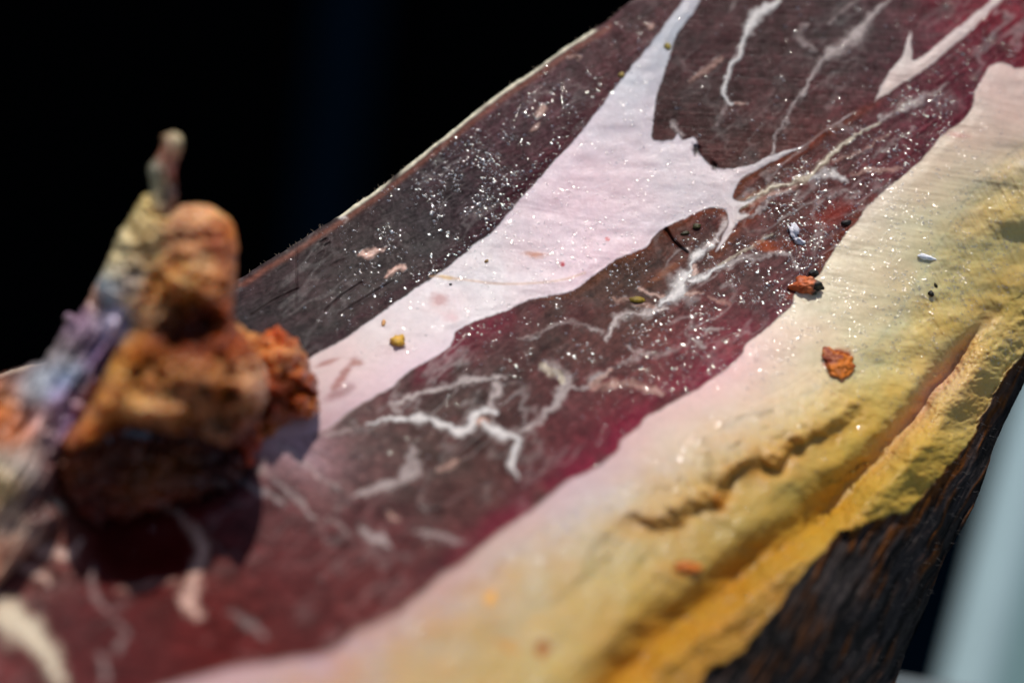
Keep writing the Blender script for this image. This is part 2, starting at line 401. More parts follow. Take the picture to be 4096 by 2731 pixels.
# fat veins in the lean: (u, v, width px), strength, tone (0 white, 1 orange-white, 2 grey-lilac, 3 golden)
VEINS = [
 V_(C3, [(1000,0,15),(930,40,25),(870,90,38),(830,140,30),(820,190,25),(790,240,25),(770,290,25),(740,340,20),(710,400,17),(695,450,14),(690,510,14),(700,555,14),(735,578,10)], .9, 0),
 V_(C3, [(690,560,10),(670,650,12),(640,690,8)], .4, 2), V_(C3, [(680,320,8),(600,380,14),(500,460,8)], .35, 1), V_(C3, [(735,578,12),(800,582,8)], .5, 1),
 V_(C3, [(1610,0,15),(1540,60,16),(1490,110,30),(1440,190,55),(1380,240,60),(1300,290,50),(1240,330,36),(1200,380,22),(1160,450,16),(1120,510,14),(1080,570,13),(1040,640,11),(1000,720,10),(970,790,9),(950,865,12)], .72, 2),
 V_(C3, [(1440,0,12),(1350,60,14),(1260,120,8)], .35, 2), V_(C3, [(1170,130,10),(1110,190,22),(1120,230,22),(1200,275,14)], .4, 2), V_(C3, [(760,0,12),(720,60,8)], .35, 2),
 V_(C3, [(400,690,14),(430,710,16),(452,752,14)], .6, 2),
 V_(C3, [(780,1135,22),(860,1090,20),(950,1040,18),(1050,1012,18),(1150,990,18),(1200,940,15),(1280,860,14),(1340,800,12),(1420,750,9),(1550,680,6)], .8, 3),
 V_(C3, [(1420,750,8),(1520,690,12),(1600,640,16),(1720,580,26),(1830,530,22),(1930,460,10)], .5, 2),
 V_(C3, [(1150,990,20),(1200,980,28),(1260,960,28),(1310,970,26),(1360,995,12)], .7, 0),
 V_(C3, [(800,1195,14),(870,1170,14),(950,1100,14),(1060,1060,8)], .6, 2),
 V_(C3, [(830,1130,10),(900,1105,12),(980,1070,10),(1090,1040,8)], .45, 1),
 V_(C3, [(590,1500,10),(680,1460,10),(760,1410,9),(870,1350,8),(950,1300,6)], .5, 3),
 V_(C3, [(640,1500,14),(760,1450,16),(900,1420,18),(1000,1400,18),(1060,1430,16),(1100,1500,10)], .45, 2),
 V_(C3, [(1250,1090,10),(1350,1060,20),(1450,1070,10)], .35, 2), V_(C3, [(1400,960,10),(1560,940,14),(1680,940,10)], .4, 1),
 V_(C3, [(1500,870,8),(1620,800,10),(1750,700,8)], .3, 2), V_(C3, [(1300,900,8),(1450,830,10),(1600,750,8)], .3, 1),
 V_(C3, [(700,1235,40),(672,1300,34),(620,1352,22),(570,1385,22)], .9, 2),
 V_(C5, [(1015,288,22),(960,320,30),(900,360,38),(880,400,25),(880,440,22),(850,480,50),(820,520,60),(820,560,58),(790,590,50),(740,612,40),(690,655,16)], .97, 0),
 V_(C5, [(870,500,25),(950,480,20),(1010,440,12),(1090,410,7)], .9, 0), V_(C5, [(760,600,18),(680,600,14),(600,570,10),(560,560,6)], .6, 1), V_(C5, [(800,605,22),(880,580,16),(960,570,8)], .6, 1),
 V_(C5, [(880,400,26),(905,430,28),(900,470,20)], .7, 1),
 V_(C5, [(720,680,10),(600,708,28),(520,720,25),(440,740,26),(400,770,28),(370,830,22),(350,875,10)], .75, 2),
 V_(C5, [(650,680,12),(580,650,14),(500,630,14),(430,630,12),(380,610,8)], .4, 1),
 V_(C5, [(1100,400,10),(1200,360,14),(1330,330,14),(1420,340,14),(1500,350,16),(1540,400,14),(1560,445,8)], .45, 2),
 V_(C5, [(1120,650,10),(1050,630,16),(1000,600,10)], .3, 1), V_(C5, [(970,830,10),(1030,800,14),(1090,785,8)], .45, 2), V_(C5, [(870,840,10),(930,895,16),(970,925,8)], .45, 2),
 V_(C5, [(480,930,8),(560,960,20),(680,970,14),(800,930,12),(880,870,7)], .42, 2), V_(C5, [(560,960,14),(520,1000,10),(420,1030,8)], .35, 2),
 V_(C5, [(-20,1020,26),(60,1080,46),(110,1120,34),(80,1180,32),(40,1260,30),(-20,1320,22)], .62, 2),
 V_(C5, [(390,1070,10),(300,1120,24),(270,1160,26),(330,1165,20),(420,1150,18),(540,1150,18),(620,1180,22),(710,1215,10)], .5, 1),
 V_(C5, [(0,810,8),(100,770,12),(170,770,14),(250,800,10),(320,830,8)], .45, 2),
 V_(C4, [(1680,720,6),(1800,680,10),(1900,640,10),(2010,600,12),(2100,630,12),(2195,672,8)], .4, 2),
 V_(C4, [(880,1125,10),(920,1110,14),(1000,1080,16),(1100,1050,18),(1240,1010,18),(1340,980,22),(1450,960,18),(1600,948,8)], .72, 2),
 V_(C4, [(890,1110,10),(900,1140,14),(930,1165,8)], .5, 2),
 V_(C4, [(730,1255,8),(850,1230,14),(960,1210,14),(1050,1200,18),(1130,1220,26),(1180,1250,34),(1250,1260,26),(1330,1290,42),(1390,1240,36),(1420,1190,30),(1460,1160,22),(1540,1172,14)], .85, 0),
 V_(C4, [(1380,1250,20),(1430,1220,34),(1490,1240,24)], .75, 1),
 V_(C4, [(1530,1000,24),(1570,1030,34),(1530,1080,24),(1520,1130,28),(1520,1195,20)], .75, 2),
 V_(C4, [(1460,1230,22),(1530,1280,34),(1590,1310,38),(1690,1330,20),(1660,1420,22),(1640,1500,24),(1675,1570,12)], .82, 0),
 V_(C4, [(1700,1290,12),(1790,1240,18),(1850,1170,20),(1920,1120,20),(1960,1070,20),(2010,1020,18),(2110,1010,10)], .66, 2),
 V_(C4, [(1840,875,26),(1880,900,38),(1950,930,38),(1965,990,24)], .65, 3),
 V_(C4, [(2120,980,14),(2170,950,34),(2230,930,18)], .5, 2),
 V_(C4, [(1000,1400,24),(1010,1460,30),(985,1520,25),(950,1560,20)], .6, 2),
 V_(C7, [(505,180,26),(530,225,30),(570,270,32),(470,320,28),(380,370,26),(280,400,20),(180,430,10)], .7, 2),
 V_(C7, [(800,215,16),(745,250,24),(690,280,10)], .4, 1), V_(C7, [(390,545,16),(430,570,22)], .4, 1), V_(C7, [(215,630,22),(300,680,34),(360,712,30),(395,755,12)], .7, 2),
 V_(C7, [(560,640,16),(630,660,26),(750,690,20),(860,715,10)], .4, 2), V_(C7, [(580,490,10),(620,510,12)], .35, 2), V_(C7, [(0,560,10),(100,620,20),(170,690,10)], .35, 2),
 V_(C4, [(470,1320,10),(560,1300,20),(660,1270,10)], .4, 2),
 V_(C6, [(760,735,16),(830,758,24),(870,800,28),(900,850,34),(940,880,46),(955,950,46),(930,1030,50),(900,1100,56),(880,1180,62),(935,1260,26)], .72, 1),
 V_(C6, [(560,1140,16),(650,1110,24),(760,1090,26),(840,1080,12)], .35, 1),
 V_(C6, [(1080,1230,16),(1160,1270,26),(1250,1350,14)], .3, 2), V_(C6, [(560,1290,20),(590,1340,22),(560,1420,14)], .3, 2), V_(C6, [(470,1440,24),(500,1500,24),(490,1580,14)], .35, 2),
 V_(C6, [(1100,600,10),(1220,660,16),(1340,735,10)], .5, 2), V_(C6, [(1190,540,12),(1330,640,18),(1480,790,10)], .45, 2), V_(C6, [(1320,450,16),(1440,540,20),(1600,660,10)], .4, 2),
 # lumps of pale fat and sinew in the lower left corner
 V_(C6, [(210,730,40),(270,760,44),(240,800,26)], .8, 3), V_(C6, [(160,930,40),(240,955,56),(330,950,40),(390,900,20)], .75, 1),
 V_(C6, [(90,1010,30),(170,1040,46),(230,1080,24)], .6, 1), V_(C6, [(-40,1180,90),(60,1270,120),(150,1330,90),(230,1440,70),(290,1560,50)], .85, 3),
 V_(C6, [(440,1020,12),(430,1100,20),(470,1190,20),(520,1250,10)], .35, 2),
 # flecks in the upper left strip
 V_(C4, [(690,190,8),(750,180,22),(810,165,16),(850,150,6)], .85, 1), V_(C4, [(860,330,8),(890,300,22),(930,280,22),(985,258,7)], .85, 1),
 V_(C3, [(255,130,14),(285,150,26),(300,135,10)], .8, 1), V_(C2 := cv(1000, 0, 1.568), [(1800,725,10),(1840,690,20),(1860,680,8)], .7, 1), V_(C2, [(1750,840,8),(1790,790,14),(1810,765,6)], .55, 1),
 V_(C2, [(575,1362,10),(610,1366,12)], .9, 0), V_(C2, [(2010,350,12),(2060,370,14)], .45, 1),
]

G = Grid(-250, 4350, -250, 2990, 4)
U, V = G.U, G.V
# organic wobble of every traced boundary
wu = 7 * fbm(U / 70, V / 70, 3, 1) + 2.2 * fbm(U / 14, V / 14, 2, 2)
wv = 7 * fbm(U / 70, V / 70, 3, 3) + 2.2 * fbm(U / 14, V / 14, 2, 4)
outp = spline(OUT, True, 5)
sd_out = G.sdf(outp, 60)
def wsdf(P, R=160, sp=True, k=1.0):
    s = G.sdf(spline(P, True, 5) if sp else np.array(P), R)
    return G.sample(s, U + wu * k, V + wv * k)
sA = wsdf(LEAN_A); sB = wsdf(LEAN_B, 160); sC = wsdf(LEAN_C, 260)
sS = wsdf(SKIN, 200, k=2.2)
lean_sd = np.maximum(np.maximum(sA, sB), sC)
soft = 5 + 16 * sstep(1300, 2700, V)
lean = sstep(-soft, soft, lean_sd)

vein = np.zeros(G.shape); vtone = np.zeros(G.shape); vid = np.full(G.shape, -1)
vn = 1 + .55 * fbm(U / 34, V / 34, 3, 20)
for i, (pts, st, tone) in enumerate(VEINS):
    P = spline(pts, False, 4); wd = P[:, 2] * .58
    R = float(wd.max() * 2.4 + 14)
    w_ = G.win(P[:, 0].min() - R, P[:, 0].max() + R, P[:, 1].min() - R, P[:, 1].max() + R)
    if w_ is None: continue
    D, S, T, W = G.polyline(P, R, False, wd)
    D = D[w_]; W = W[w_] * vn[w_]
    W = np.maximum(W, 2.0)
    st = min(st * 1.15, 1.0)
    cov = st * (1 - sstep(W * .1, W * 1.45 + 4, D)) * (D < R)
    k = cov > vein[w_]
    vein[w_] = np.where(k, cov, vein[w_]); vtone[w_] = np.where(k, tone, vtone[w_])
    vid[w_] = np.where(k & (cov > .5 * st) & (st > .5), i, vid[w_])
ru = 13 * fbm(U / 46, V / 46, 2, 30) + 9 * fbm(U / 17, V / 17, 3, 31); rv_ = 13 * fbm(U / 46, V / 46, 2, 32) + 9 * fbm(U / 17, V / 17, 3, 33)
blur_v = 1 - .45 * sstep(-.1, .5, fbm(U / 40, V / 40, 3, 34))
vein = G.sample(vein, U + ru, V + rv_)
vein = vein * (blur_v + (1 - blur_v) * sstep(.75, .95, vein))
# faint net of marbling everywhere in the lean
def ridged(x, y, seed): return 1 - np.abs(fbm(x, y, 3, seed))
xr, yr = rot(U, V, -38)
net = sstep(.84, 1.0, ridged(xr / 190, yr / 80, 40)) * sstep(-.15, .35, fbm(U / 260, V / 260, 2, 41)) * .20
net_c = np.where(sC > 0, net * (1 - .65 * sstep(1500, 1900, V)), net * .35)
vein = np.maximum(vein, net_c)

# tissue colours (sampled by eye)
LEAN_S = [(1150,1150,66,56,62),(1300,1150,70,60,64),(1700,850,66,60,70),(1500,1000,68,60,64),(2100,450,92,58,72),(2400,150,96,66,76),(1250,1250,62,52,60),(1900,620,76,58,70),
 (2800,100,82,56,64),(3000,400,86,58,66),(2700,500,78,48,52),(3400,150,78,60,68),(3300,400,84,58,64),(2900,600,84,60,62),(3000,0,84,60,66),
 (4050,120,138,34,60),(3850,300,112,36,62),(3650,450,104,48,68),(3400,600,112,62,64),(3100,720,122,68,64),(2950,900,100,62,62),(2620,960,92,46,36),(2450,1100,86,48,34),(3200,1080,92,50,66),(3150,850,104,62,64),
 (3600,650,112,46,68),(2500,1250,80,60,54),(2200,1280,74,54,52),(2900,1250,92,58,60),(2820,1380,132,46,70,120),(2900,1420,150,30,62,120),(2600,1500,118,58,64),(2750,1480,128,44,62,140),(2400,1400,98,60,62),(2100,1450,84,54,58),
 (1800,1450,80,60,64),(1700,1850,98,78,78),(1950,1800,92,66,64),(2050,1950,92,60,60),(2350,1800,106,34,54),(2500,1680,120,36,56,150),(1500,2050,96,68,74),(1900,2150,94,50,54),(1200,2250,106,48,54),(1500,2350,110,50,52),(900,2500,104,36,38),(500,2500,96,40,46),(1100,2000,104,58,66),
 (1050,1760,196,160,172,90),(1180,1720,188,152,160,80),(1250,1850,150,116,124,120),(1400,1750,110,86,90,130),(700,2100,104,22,20),(450,2150,90,28,26),(200,2200,150,90,80,130),(0,2600,110,60,64),(300,1800,110,60,48),(250,2350,92,40,56,110)]
FAT_S = [(2300,700,234,208,214),(2300,900,238,206,214),(2350,800,240,204,212,120),(2450,450,214,208,214),(1950,1000,226,214,214),(1700,1250,226,212,214),(1450,1500,214,190,186),(2650,120,196,194,200),(1250,1650,206,180,176),(3300,600,210,196,196),(3800,200,205,190,188),(2600,750,226,208,210),
 (3950,320,226,192,182),(3900,480,224,198,178),(3700,700,218,200,172),(3400,1100,224,208,180),(3200,1350,230,214,190),(3000,1450,226,192,196),(2850,1600,222,188,196),(2500,1900,218,190,196),(2250,2050,216,192,196),(2000,2300,208,176,170),(1750,2420,206,170,162),(1400,2620,206,172,162),(1000,2720,206,176,170),
 (3950,850,214,202,160),(3950,1050,210,194,140),(3600,1350,224,206,152),(3300,1620,224,196,132),(3350,1250,228,212,176),(3050,1680,222,194,142),(2850,1800,224,198,150),(2900,2000,216,194,112),(2600,2050,220,196,150),(2500,2300,212,190,118),(2200,2500,212,186,124),(2150,2300,218,196,150),(1800,2650,210,186,130),
 (3500,1700,206,178,70),(3450,1850,204,168,44),(3250,2000,204,168,52),(2800,2400,198,156,46),(2600,2600,202,150,44),(3050,2200,200,152,60),(3100,2300,206,150,84,130),(2900,2480,206,150,80,120),(2700,2700,200,140,60),(3700,1850,214,180,92),(3600,1980,214,172,80),(3900,1500,214,184,122),(4000,1300,212,184,116),(3780,1550,222,176,140,110),(3350,2080,206,160,88,110),(4100,1150,206,172,90)]
lean_c = cmap(LEAN_S, U, V, 170); fat_c = cmap(FAT_S, U, V, 190) * .95
lg = lean_c.mean(-1, keepdims=True); lean_c = (lean_c * .86 + lg * .14 * np.array([1.12, .98, .90])) * np.array([.66, .56, .49])
fat_c = fat_c * np.where((sC < 0) & (V > 1450), 1 - .20 * sstep(1400, 2000, V), .97)[..., None]  # lower fat darkened to offset the stronger sunlight falling there

# knife strokes and fibres
def fibre(deg, lx, ly, o, seed):
    x, y = rot(U, V, deg); return fbm(x / lx, y / ly, o, seed)
fib_a = .6 * fibre(-20, 170, 7, 3, 50) + .6 * fibre(-38, 120, 9, 2, 59); fib_b = fibre(3, 190, 9, 3, 51); fib_c = fibre(-36, 110, 12, 3, 52); fib_l = fibre(6, 140, 14, 3, 53)
mott = fbm(U / 55, V / 55, 4, 54); grain = fbm(U / 9, V / 9, 3, 55)
low = sstep(1500, 2000, V)
fib = np.where(sA > sB, np.where(sA > sC, fib_a, fib_c * (1 - low) + fib_l * low), np.where(sB > sC, fib_b, fib_c * (1 - low) + fib_l * low))
lean_c = lean_c * (1 + .42 * fib + .36 * mott + .36 * grain)[..., None]
# redder / greyer blotches
bl = fbm(U / 120, V / 90, 3, 56)[..., None]
cell_d = fbm(U / 34, V / 26, 3, 58)
lean_c = lean_c * (1 + .38 * cell_d)[..., None]
lean_c = lean_c * (1 + bl * np.array([.16, -.10, -.06]))
# crimson rim of the big muscle, and the pale fibrous patch beside the bone
crim = (np.exp(-(sC / 95) ** 2) * (sC > 0) * sstep(1150, 1350, V) * sstep(2500, 1900, V) * sstep(1400, 1900, U) * sstep(-.5, .4, fbm(U / 120, V / 120, 2, 62) + .2))[..., None]
lean_c = lean_c * (1 - .8 * crim) + lin((112, 14, 44)) * .8 * crim
fx_, fy_ = rot(U, V, 33)
pf = np.exp(-((fx_ - rot(1150, 1740, 33)[0]) / 190) ** 2 - ((fy_ - rot(1150, 1740, 33)[1]) / 105) ** 2) * (.62 + .5 * fbm(fx_ / 160, fy_ / 13, 3, 63))
pf = np.clip(pf, 0, .9)[..., None]
lean_c = lean_c * (1 - pf) + lin((190, 156, 164)) * pf
# dark burgundy line of the muscle along the fat seam, brown oxidised rim elsewhere
rimA = np.exp(-((sA - 26) / 30) ** 2) * (sA > 0)
rimA = rimA * sstep(900, 500, np.abs(V - 1000))
lean_c = lean_c * (1 - rimA[..., None] * np.array([.25, .62, .5]))
rimC = np.exp(-((sC - 14) / 16) ** 2) * (V < 1350) * sstep(1000, 800, np.abs(U - 2600)) * (G.V < 1200)
lean_c = lean_c * (1 + rimC[..., None] * np.array([.5, 0, -.45]))
pk = (np.exp(-(np.minimum(sC + 10, 0) / 110) ** 2) * (sC < 0) * (V > 1250) * sstep(1250, 1500, V))[..., None]
fat_c = fat_c * (1 - pk * np.array([.02, .11, .02]))
fat_c = fat_c * (1 + .05 * mott + .03 * grain)[..., None]
blf = fbm(U / 150, V / 110, 3, 57)[..., None]
fat_c = fat_c * (1 + blf * np.array([.02, -.05, -.05]))
vt = np.array([lin((212, 204, 200)), lin((210, 168, 152)), lin((176, 160, 156)), lin((206, 190, 166))])
vein_c = vt[vtone.astype(int)] * (1 + .10 * grain)[..., None]
col = fat_c * (1 - lean)[..., None] + lean_c * lean[..., None]
vv = (vein * lean * (1 + .25 * grain)).clip(0, 1)[..., None]
col = col * (1 - vv) + vein_c * vv

def spot(u, v, ru, rv, c, k=1.0, edge=.5, ang=0):
    """a stain with its own ragged shape; returns its mask and tints the tissue"""
    global col
    x, y = rot(U - u, V - v, ang)
    r = np.hypot(x / ru, y / rv) + .35 * fbm(U / (ru * .6), V / (rv * .6), 2, int(u) % 97)
    m = (1 - sstep(1 - edge, 1 + edge * .4, r)) * k
    col = col * (1 - m[..., None]) + lin(c) * m[..., None]
    return m
pit = np.zeros(G.shape); bulge = np.zeros(G.shape)
m_ = spot(3352, 1452, 66, 60, (150, 62, 6), 1, .4); bulge += .0002 * m_
m_ = spot(3368, 1466, 34, 26, (104, 30, 4), .9)
m_ = spot(2746, 2270, 52, 34, (150, 66, 14), .95, .5); pit += .0006 * m_; spot(2760, 2260, 28, 16, (84, 22, 6), .8)
m_ = spot(2872, 2010, 28, 40, (150, 66, 10), .95, .6); pit += .0006 * m_
m_ = spot(2168, 2592, 34, 42, (166, 92, 20), .9, .7); pit += .0006 * m_
m_ = spot(2030, 2585, 60, 30, (190, 132, 52), .7, .8, 30); pit += .0005 * m_
spot(1965, 2390, 30, 34, (226, 168, 84), .8, .7)
m_ = spot(2785, 600, 18, 30, (30, 12, 10), .95, .7, -20); pit += .0008 * m_
m_ = spot(2855, 662, 15, 26, (34, 14, 10), .95, .7, -30); pit += .0008 * m_
spot(2140, 1018, 50, 16, (196, 130, 100), .8, .8, 8); spot(1750, 1205, 46, 34, (190, 140, 138), .75, .8); spot(1800, 1265, 40, 26, (206, 160, 164), .6, .9)
spot(2250, 1055, 14, 12, (200, 90, 100), .8); spot(2430, 957, 12, 9, (200, 84, 90), .8); spot(2250, 1058, 10, 8, (190, 70, 80), .8)
spot(1370, 1505, 90, 20, (150, 84, 74), .75, .7, -55); spot(1310, 1450, 60, 12, (150, 88, 78), .7, .7, -20); spot(1360, 1570, 70, 28, (140, 90, 92), .7, .8, -30); spot(1430, 1450, 30, 16, (150, 84, 70), .7, .7)
spot(3330, 860, 110, 40, (120, 34, 22), .8, .8, -22); spot(3060, 985, 66, 26, (150, 66, 30), .8, .7, 10); spot(3170, 975, 60, 30, (110, 40, 22), .6, .8)
spot(2660, 1090, 90, 18, (130, 70, 36), .6, .8, -35); spot(3830, 540, 60, 12, (170, 60, 70), .4, .8, 10)
spot(1790, 1110, 46, 10, (222, 190, 120), .7, .8, 10)
# bright gold-brown line across the big fat seam
D, S, T, W = G.polyline(spline(C4([(1130, 320), (1250, 330), (1400, 350), (1550, 368), (1750, 366), (1950, 345), (2100, 300)]), False, 5), 30)
ln = np.exp(-(D / 5) ** 2) * .5; col = col * (1 - ln[..., None]) + lin((196, 150, 110)) * ln[..., None]
# pale dried rim along the far edge
rim = np.exp(-(np.maximum(sd_out - 6 - 6 * fbm(U / 60, V / 60, 2, 60), 0) / 6) ** 2) * (U > 1300) * (U < 2450) * (V < 950) * (V > 120)
rim = rim * sstep(-.2, .2, fbm(U / 150, V / 150, 2, 61) + .12)
rim_in = np.exp(-((sd_out - 26) / 12) ** 2) * (U > 950) * (U < 2450) * (V < 1150) * .5
col = col * (1 - rim_in[..., None]) + lin((138, 82, 64)) * rim_in[..., None]
col = col * (1 - rim[..., None]) + lin((214, 204, 180)) * rim[..., None]

# -------- depth of the surface from the camera (metres): a dished cut face, then the rounded fat side and the skin
CTRL = [(2600,-300,.603),(3600,-300,.607),(2400,100,.590),(3300,100,.592),(4096,100,.595),
 (1900,600,.574),(2700,600,.575),(3500,600,.576),(1100,1050,.561),(2000,1050,.560),(3000,1050,.5605),(1600,1500,.539),(2500,1500,.539),
 (1250,1850,.5165),(2000,1950,.511),(900,2300,.488),(1600,2300,.486),(600,2731,.457),(1300,2731,.457),(500,3050,.434),(1200,3050,.434),
 (400,1760,.499),(720,1760,.501),(1000,1780,.508),(100,1800,.502),(400,2060,.4935),(720,2100,.4935),(1000,2050,.500),(0,2300,.485),(0,1600,.53),(-300,2700,.457),(600,1400,.541),
 (3800,700,.574),(4096,600,.581),(4350,300,.593),(3300,1300,.551),(3700,1100,.562),(4096,1000,.575),
 (2940,1650,.531),(3400,1500,.545),(3800,1400,.558),(4050,1300,.569),(2400,2100,.504),(2900,2050,.513),(3300,1850,.531),(3700,1600,.5505),
 (1700,2500,.474),(2300,2500,.482),(2800,2400,.498),(3150,2150,.514),(1900,2900,.452),(2500,2800,.472),(2700,2731,.482),
 (3350,2120,.523),(3700,1900,.540),(4000,1500,.564),(2950,2550,.496),(3300,2500,.509),(3600,2200,.532),(3850,1850,.551),(4050,1560,.571),
 (3450,2750,.527),(3600,2700,.547),(3780,2250,.553),(3950,1850,.565),(3000,2800,.494),(3200,3000,.502)]
dep = tps(CTRL, U, V)
rel = np.zeros(G.shape)                                            # relief towards the camera, metres
skin_m = sstep(-6, 6, sS)
faceish = (1 - skin_m)
rel += .00028 * (1 - lean) * faceish * sstep(0, 50, np.abs(lean_sd)) 
rel += lean * (.00007 * fib + .00016 * mott + .00004 * grain)
rel += lean * vein * .00025
rel += (1 - lean) * faceish * (.00022 * fbm(U / 130, V / 60, 2, 70) + .00002 * grain)
rel += bulge - pit
# creases that cross the white fat
xq, yq = rot(U, V, 9)
rel += (1 - lean) * faceish * (.00006 + .0001 * sstep(2800, 3300, U)) * ridged(xq / 260, yq / 26, 71) * sstep(.1, .5, fbm(U / 300, V / 300, 2, 72) + .3)
# the yellow side: lumps, lip, folds
CREST = FV([(2500, 250), (2352, 330), (2250, 420), (2180, 520), (2100, 660), (2000, 800), (1860, 900), (1690, 965), (1600, 1020), (1480, 1090), (1360, 1150), (1270, 1200), (1100, 1310), (900, 1440), (700, 1530), (500, 1610)])
D, S, T, W = G.polyline(spline(CREST, False, 5), 900)
sc = D * S * -1                                                     # positive below the crest
side = sstep(-120, 90, sc) * (1 - skin_m)
yt = (sstep(-40, 150, sc) * (1 - lean) * (1 - skin_m))[..., None]
col = col * (1 - yt * np.array([.06, .12, .32]))
rel += side * (+.0022 * fbm(U / 230, V / 170, 2, 73) + .0005 * fbm(U / 70, V / 50, 3, 74))
wr = fibre(62, 110, 15, 3, 75) * sstep(3350, 3800, U) * sstep(1750, 1300, V) * sstep(350, 800, V)
rel += side * .00026 * wr
wr2 = fibre(-50, 160, 22, 3, 76) * sstep(1750, 2150, V)
rel += side * .0003 * wr2
GR1 = C8([(1060, 120), (1040, 160), (900, 270), (720, 360), (600, 420), (450, 470), (380, 520), (330, 600), (220, 680), (50, 750), (-60, 730), (-160, 760)])
D, S, T, W = G.polyline(spline(GR1, False, 6), 220); s1 = G.sample(D * S * -1, U + 3 * wu + 22 * fbm(U / 75, V / 75, 2, 91), V + 3 * wv + 30 * fbm(U / 75, V / 75, 2, 92))
fade = np.minimum(1, np.minimum(T, 1 - T) * 4.5) * (D < 215)
lip = (1 - sstep(-22, 44, s1)) * np.exp(-(np.minimum(s1, 0) / 130) ** 2)
rel += fade * (.0034 * lip * (1 + .5 * fbm(U / 55, V / 45, 2, 93)) - .0010 * np.exp(-((s1 - 30) / 46) ** 2)) * (1 - skin_m)
g1m = fade * np.exp(-((s1 - 18) / 48) ** 2) * (1 - skin_m)
GR2 = C9([(700, 130), (640, 200), (560, 300), (490, 390), (420, 480), (350, 580), (280, 660), (210, 740), (130, 820), (50, 910)]) + C8([(800, 830), (600, 960), (480, 1060), (300, 1200), (150, 1310), (0, 1430), (-130, 1568), (-220, 1700)])
D, S, T, W = G.polyline(spline(GR2, False, 6), 240); s2 = G.sample(D * S * -1, U + 2 * wu, V + 2 * wv)
f2 = np.minimum(1, T * 5) * (D < 235)
wide = 40 + 46 * sstep(1500, 2200, V)
rel += f2 * (-.0075 * np.exp(-((s2 + 30) / wide) ** 2) + .0026 * np.exp(-((s2 - 62) / 48) ** 2) + .0009 * np.exp(-((s2 - 6) / 10) ** 2)) * (1 - .7 * skin_m)
g2m = f2 * np.exp(-((s2 + 32) / (wide * 1.05)) ** 2) * (1 - skin_m)
# rind between fold and skin is rougher
rind = sstep(20, 60, s2) * (D < 235) * (1 - skin_m)
rel += rind * .0007 * fbm(U / 26, V / 20, 3, 77)
# shade in the two folds painted into the fat colour
col = col * (1 - .65 * g1m[..., None]) + lin((184, 120, 10)) * .65 * g1m[..., None]
fold_c = cmap([(3900,1300,206,150,110),(3700,1600,214,160,140),(3500,1800,196,150,60),(3300,2000,186,136,24),(3000,2250,170,116,14),(2600,2550,176,118,10)], U, V, 200)
col = col * (1 - .8 * g2m[..., None]) + fold_c * .8 * g2m[..., None]
yb = fbm(U / 110, V / 80, 3, 78)[..., None] * side[..., None]
col = col * (1 + yb * np.array([.05, -.06, -.30]))
# skin: stringy dark hide with amber streaks
xs, ys = rot(U + 18 * fbm(U / 130, V / 130, 2, 84), V, -62)
st1 = fbm(xs / 240, ys / 20, 4, 80); st2 = fbm(xs / 90, ys / 11, 3, 81); pat = fbm(U / 140, V / 140, 3, 82)
amber = sstep(.05, .55, st1 * .75 + pat * .3 + .6 * np.exp(-(np.maximum(sS, 0) / 55) ** 2) * sstep(2500, 1900, V))
skin_c = lin((20, 17, 16)) * (1 + .6 * st2)[..., None] * (1 - amber[..., None]) + lin((88, 48, 12)) * (1 + .5 * st2)[..., None] * amber[..., None]
edgey = np.exp(-(np.maximum(sd_out, 0) / 60) ** 2)
grey = sstep(.0, .5, fbm(xs / 130, ys / 20, 3, 83) + .25) * np.exp(-((sd_out - 75) / 60) ** 2)  # grey band imitates light caught along the skin's outer edge
skin_c = skin_c * (1 - .7 * grey[..., None]) + lin((60, 53, 52)) * .7 * grey[..., None]
col = col * (1 - skin_m[..., None]) + skin_c * skin_m[..., None]
rel += skin_m * (.0011 * st1 + .0006 * st2 - .0012 * sstep(0, 30, sS) + .0002 * grain)
# hollow beneath the bone, its shade also painted in as dark red
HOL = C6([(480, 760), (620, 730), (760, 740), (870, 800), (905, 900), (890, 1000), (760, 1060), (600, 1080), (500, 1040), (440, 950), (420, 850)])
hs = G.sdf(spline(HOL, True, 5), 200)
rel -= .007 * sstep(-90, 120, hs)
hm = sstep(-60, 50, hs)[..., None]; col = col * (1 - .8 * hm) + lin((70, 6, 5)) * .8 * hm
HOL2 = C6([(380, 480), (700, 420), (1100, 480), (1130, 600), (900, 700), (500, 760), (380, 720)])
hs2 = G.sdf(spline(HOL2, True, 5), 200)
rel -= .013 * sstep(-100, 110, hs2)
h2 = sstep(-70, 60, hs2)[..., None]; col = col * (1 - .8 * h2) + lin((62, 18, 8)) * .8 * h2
# vertical nick and little tears in the upper left strip, their shade painted dark
for pts, dpt in ((C4([(290, 110), (292, 190), (290, 280), (292, 350)]), .00055), (C4([(292, 350), (290, 500)]), .0003), (C4([(470, 130), (500, 112)]), .0006), (C4([(440, 110), (475, 88)]), .0006),
                 (C4([(500, 255), (590, 215)]), .0003), (C4([(420, 190), (460, 165)]), .0004), (C4([(10, 560), (150, 470), (300, 400)]), .0006), (C4([(470, 540), (560, 450), (700, 360)]), .0006),
                 (C5([(725, 190), (760, 240), (810, 290), (860, 330)]), .0022), (C3([(370, 1270), (400, 1330), (450, 1385)]), .0012), (C4([(560, 560), (700, 470), (900, 350)]), .0004)):
    D, S, T, W = G.polyline(np.array(pts), 30)
    g = np.exp(-(D / (3.2 if dpt < .001 else 5)) ** 2) * (1 if dpt < .001 else .75); rel -= dpt * g * (1 if dpt < .001 else .6)
    if dpt > .0005 or dpt == .0003: col = col * (1 - .35 * g[..., None]) + lin((34, 12, 10)) * .35 * g[..., None]
dep2 = dep - rel

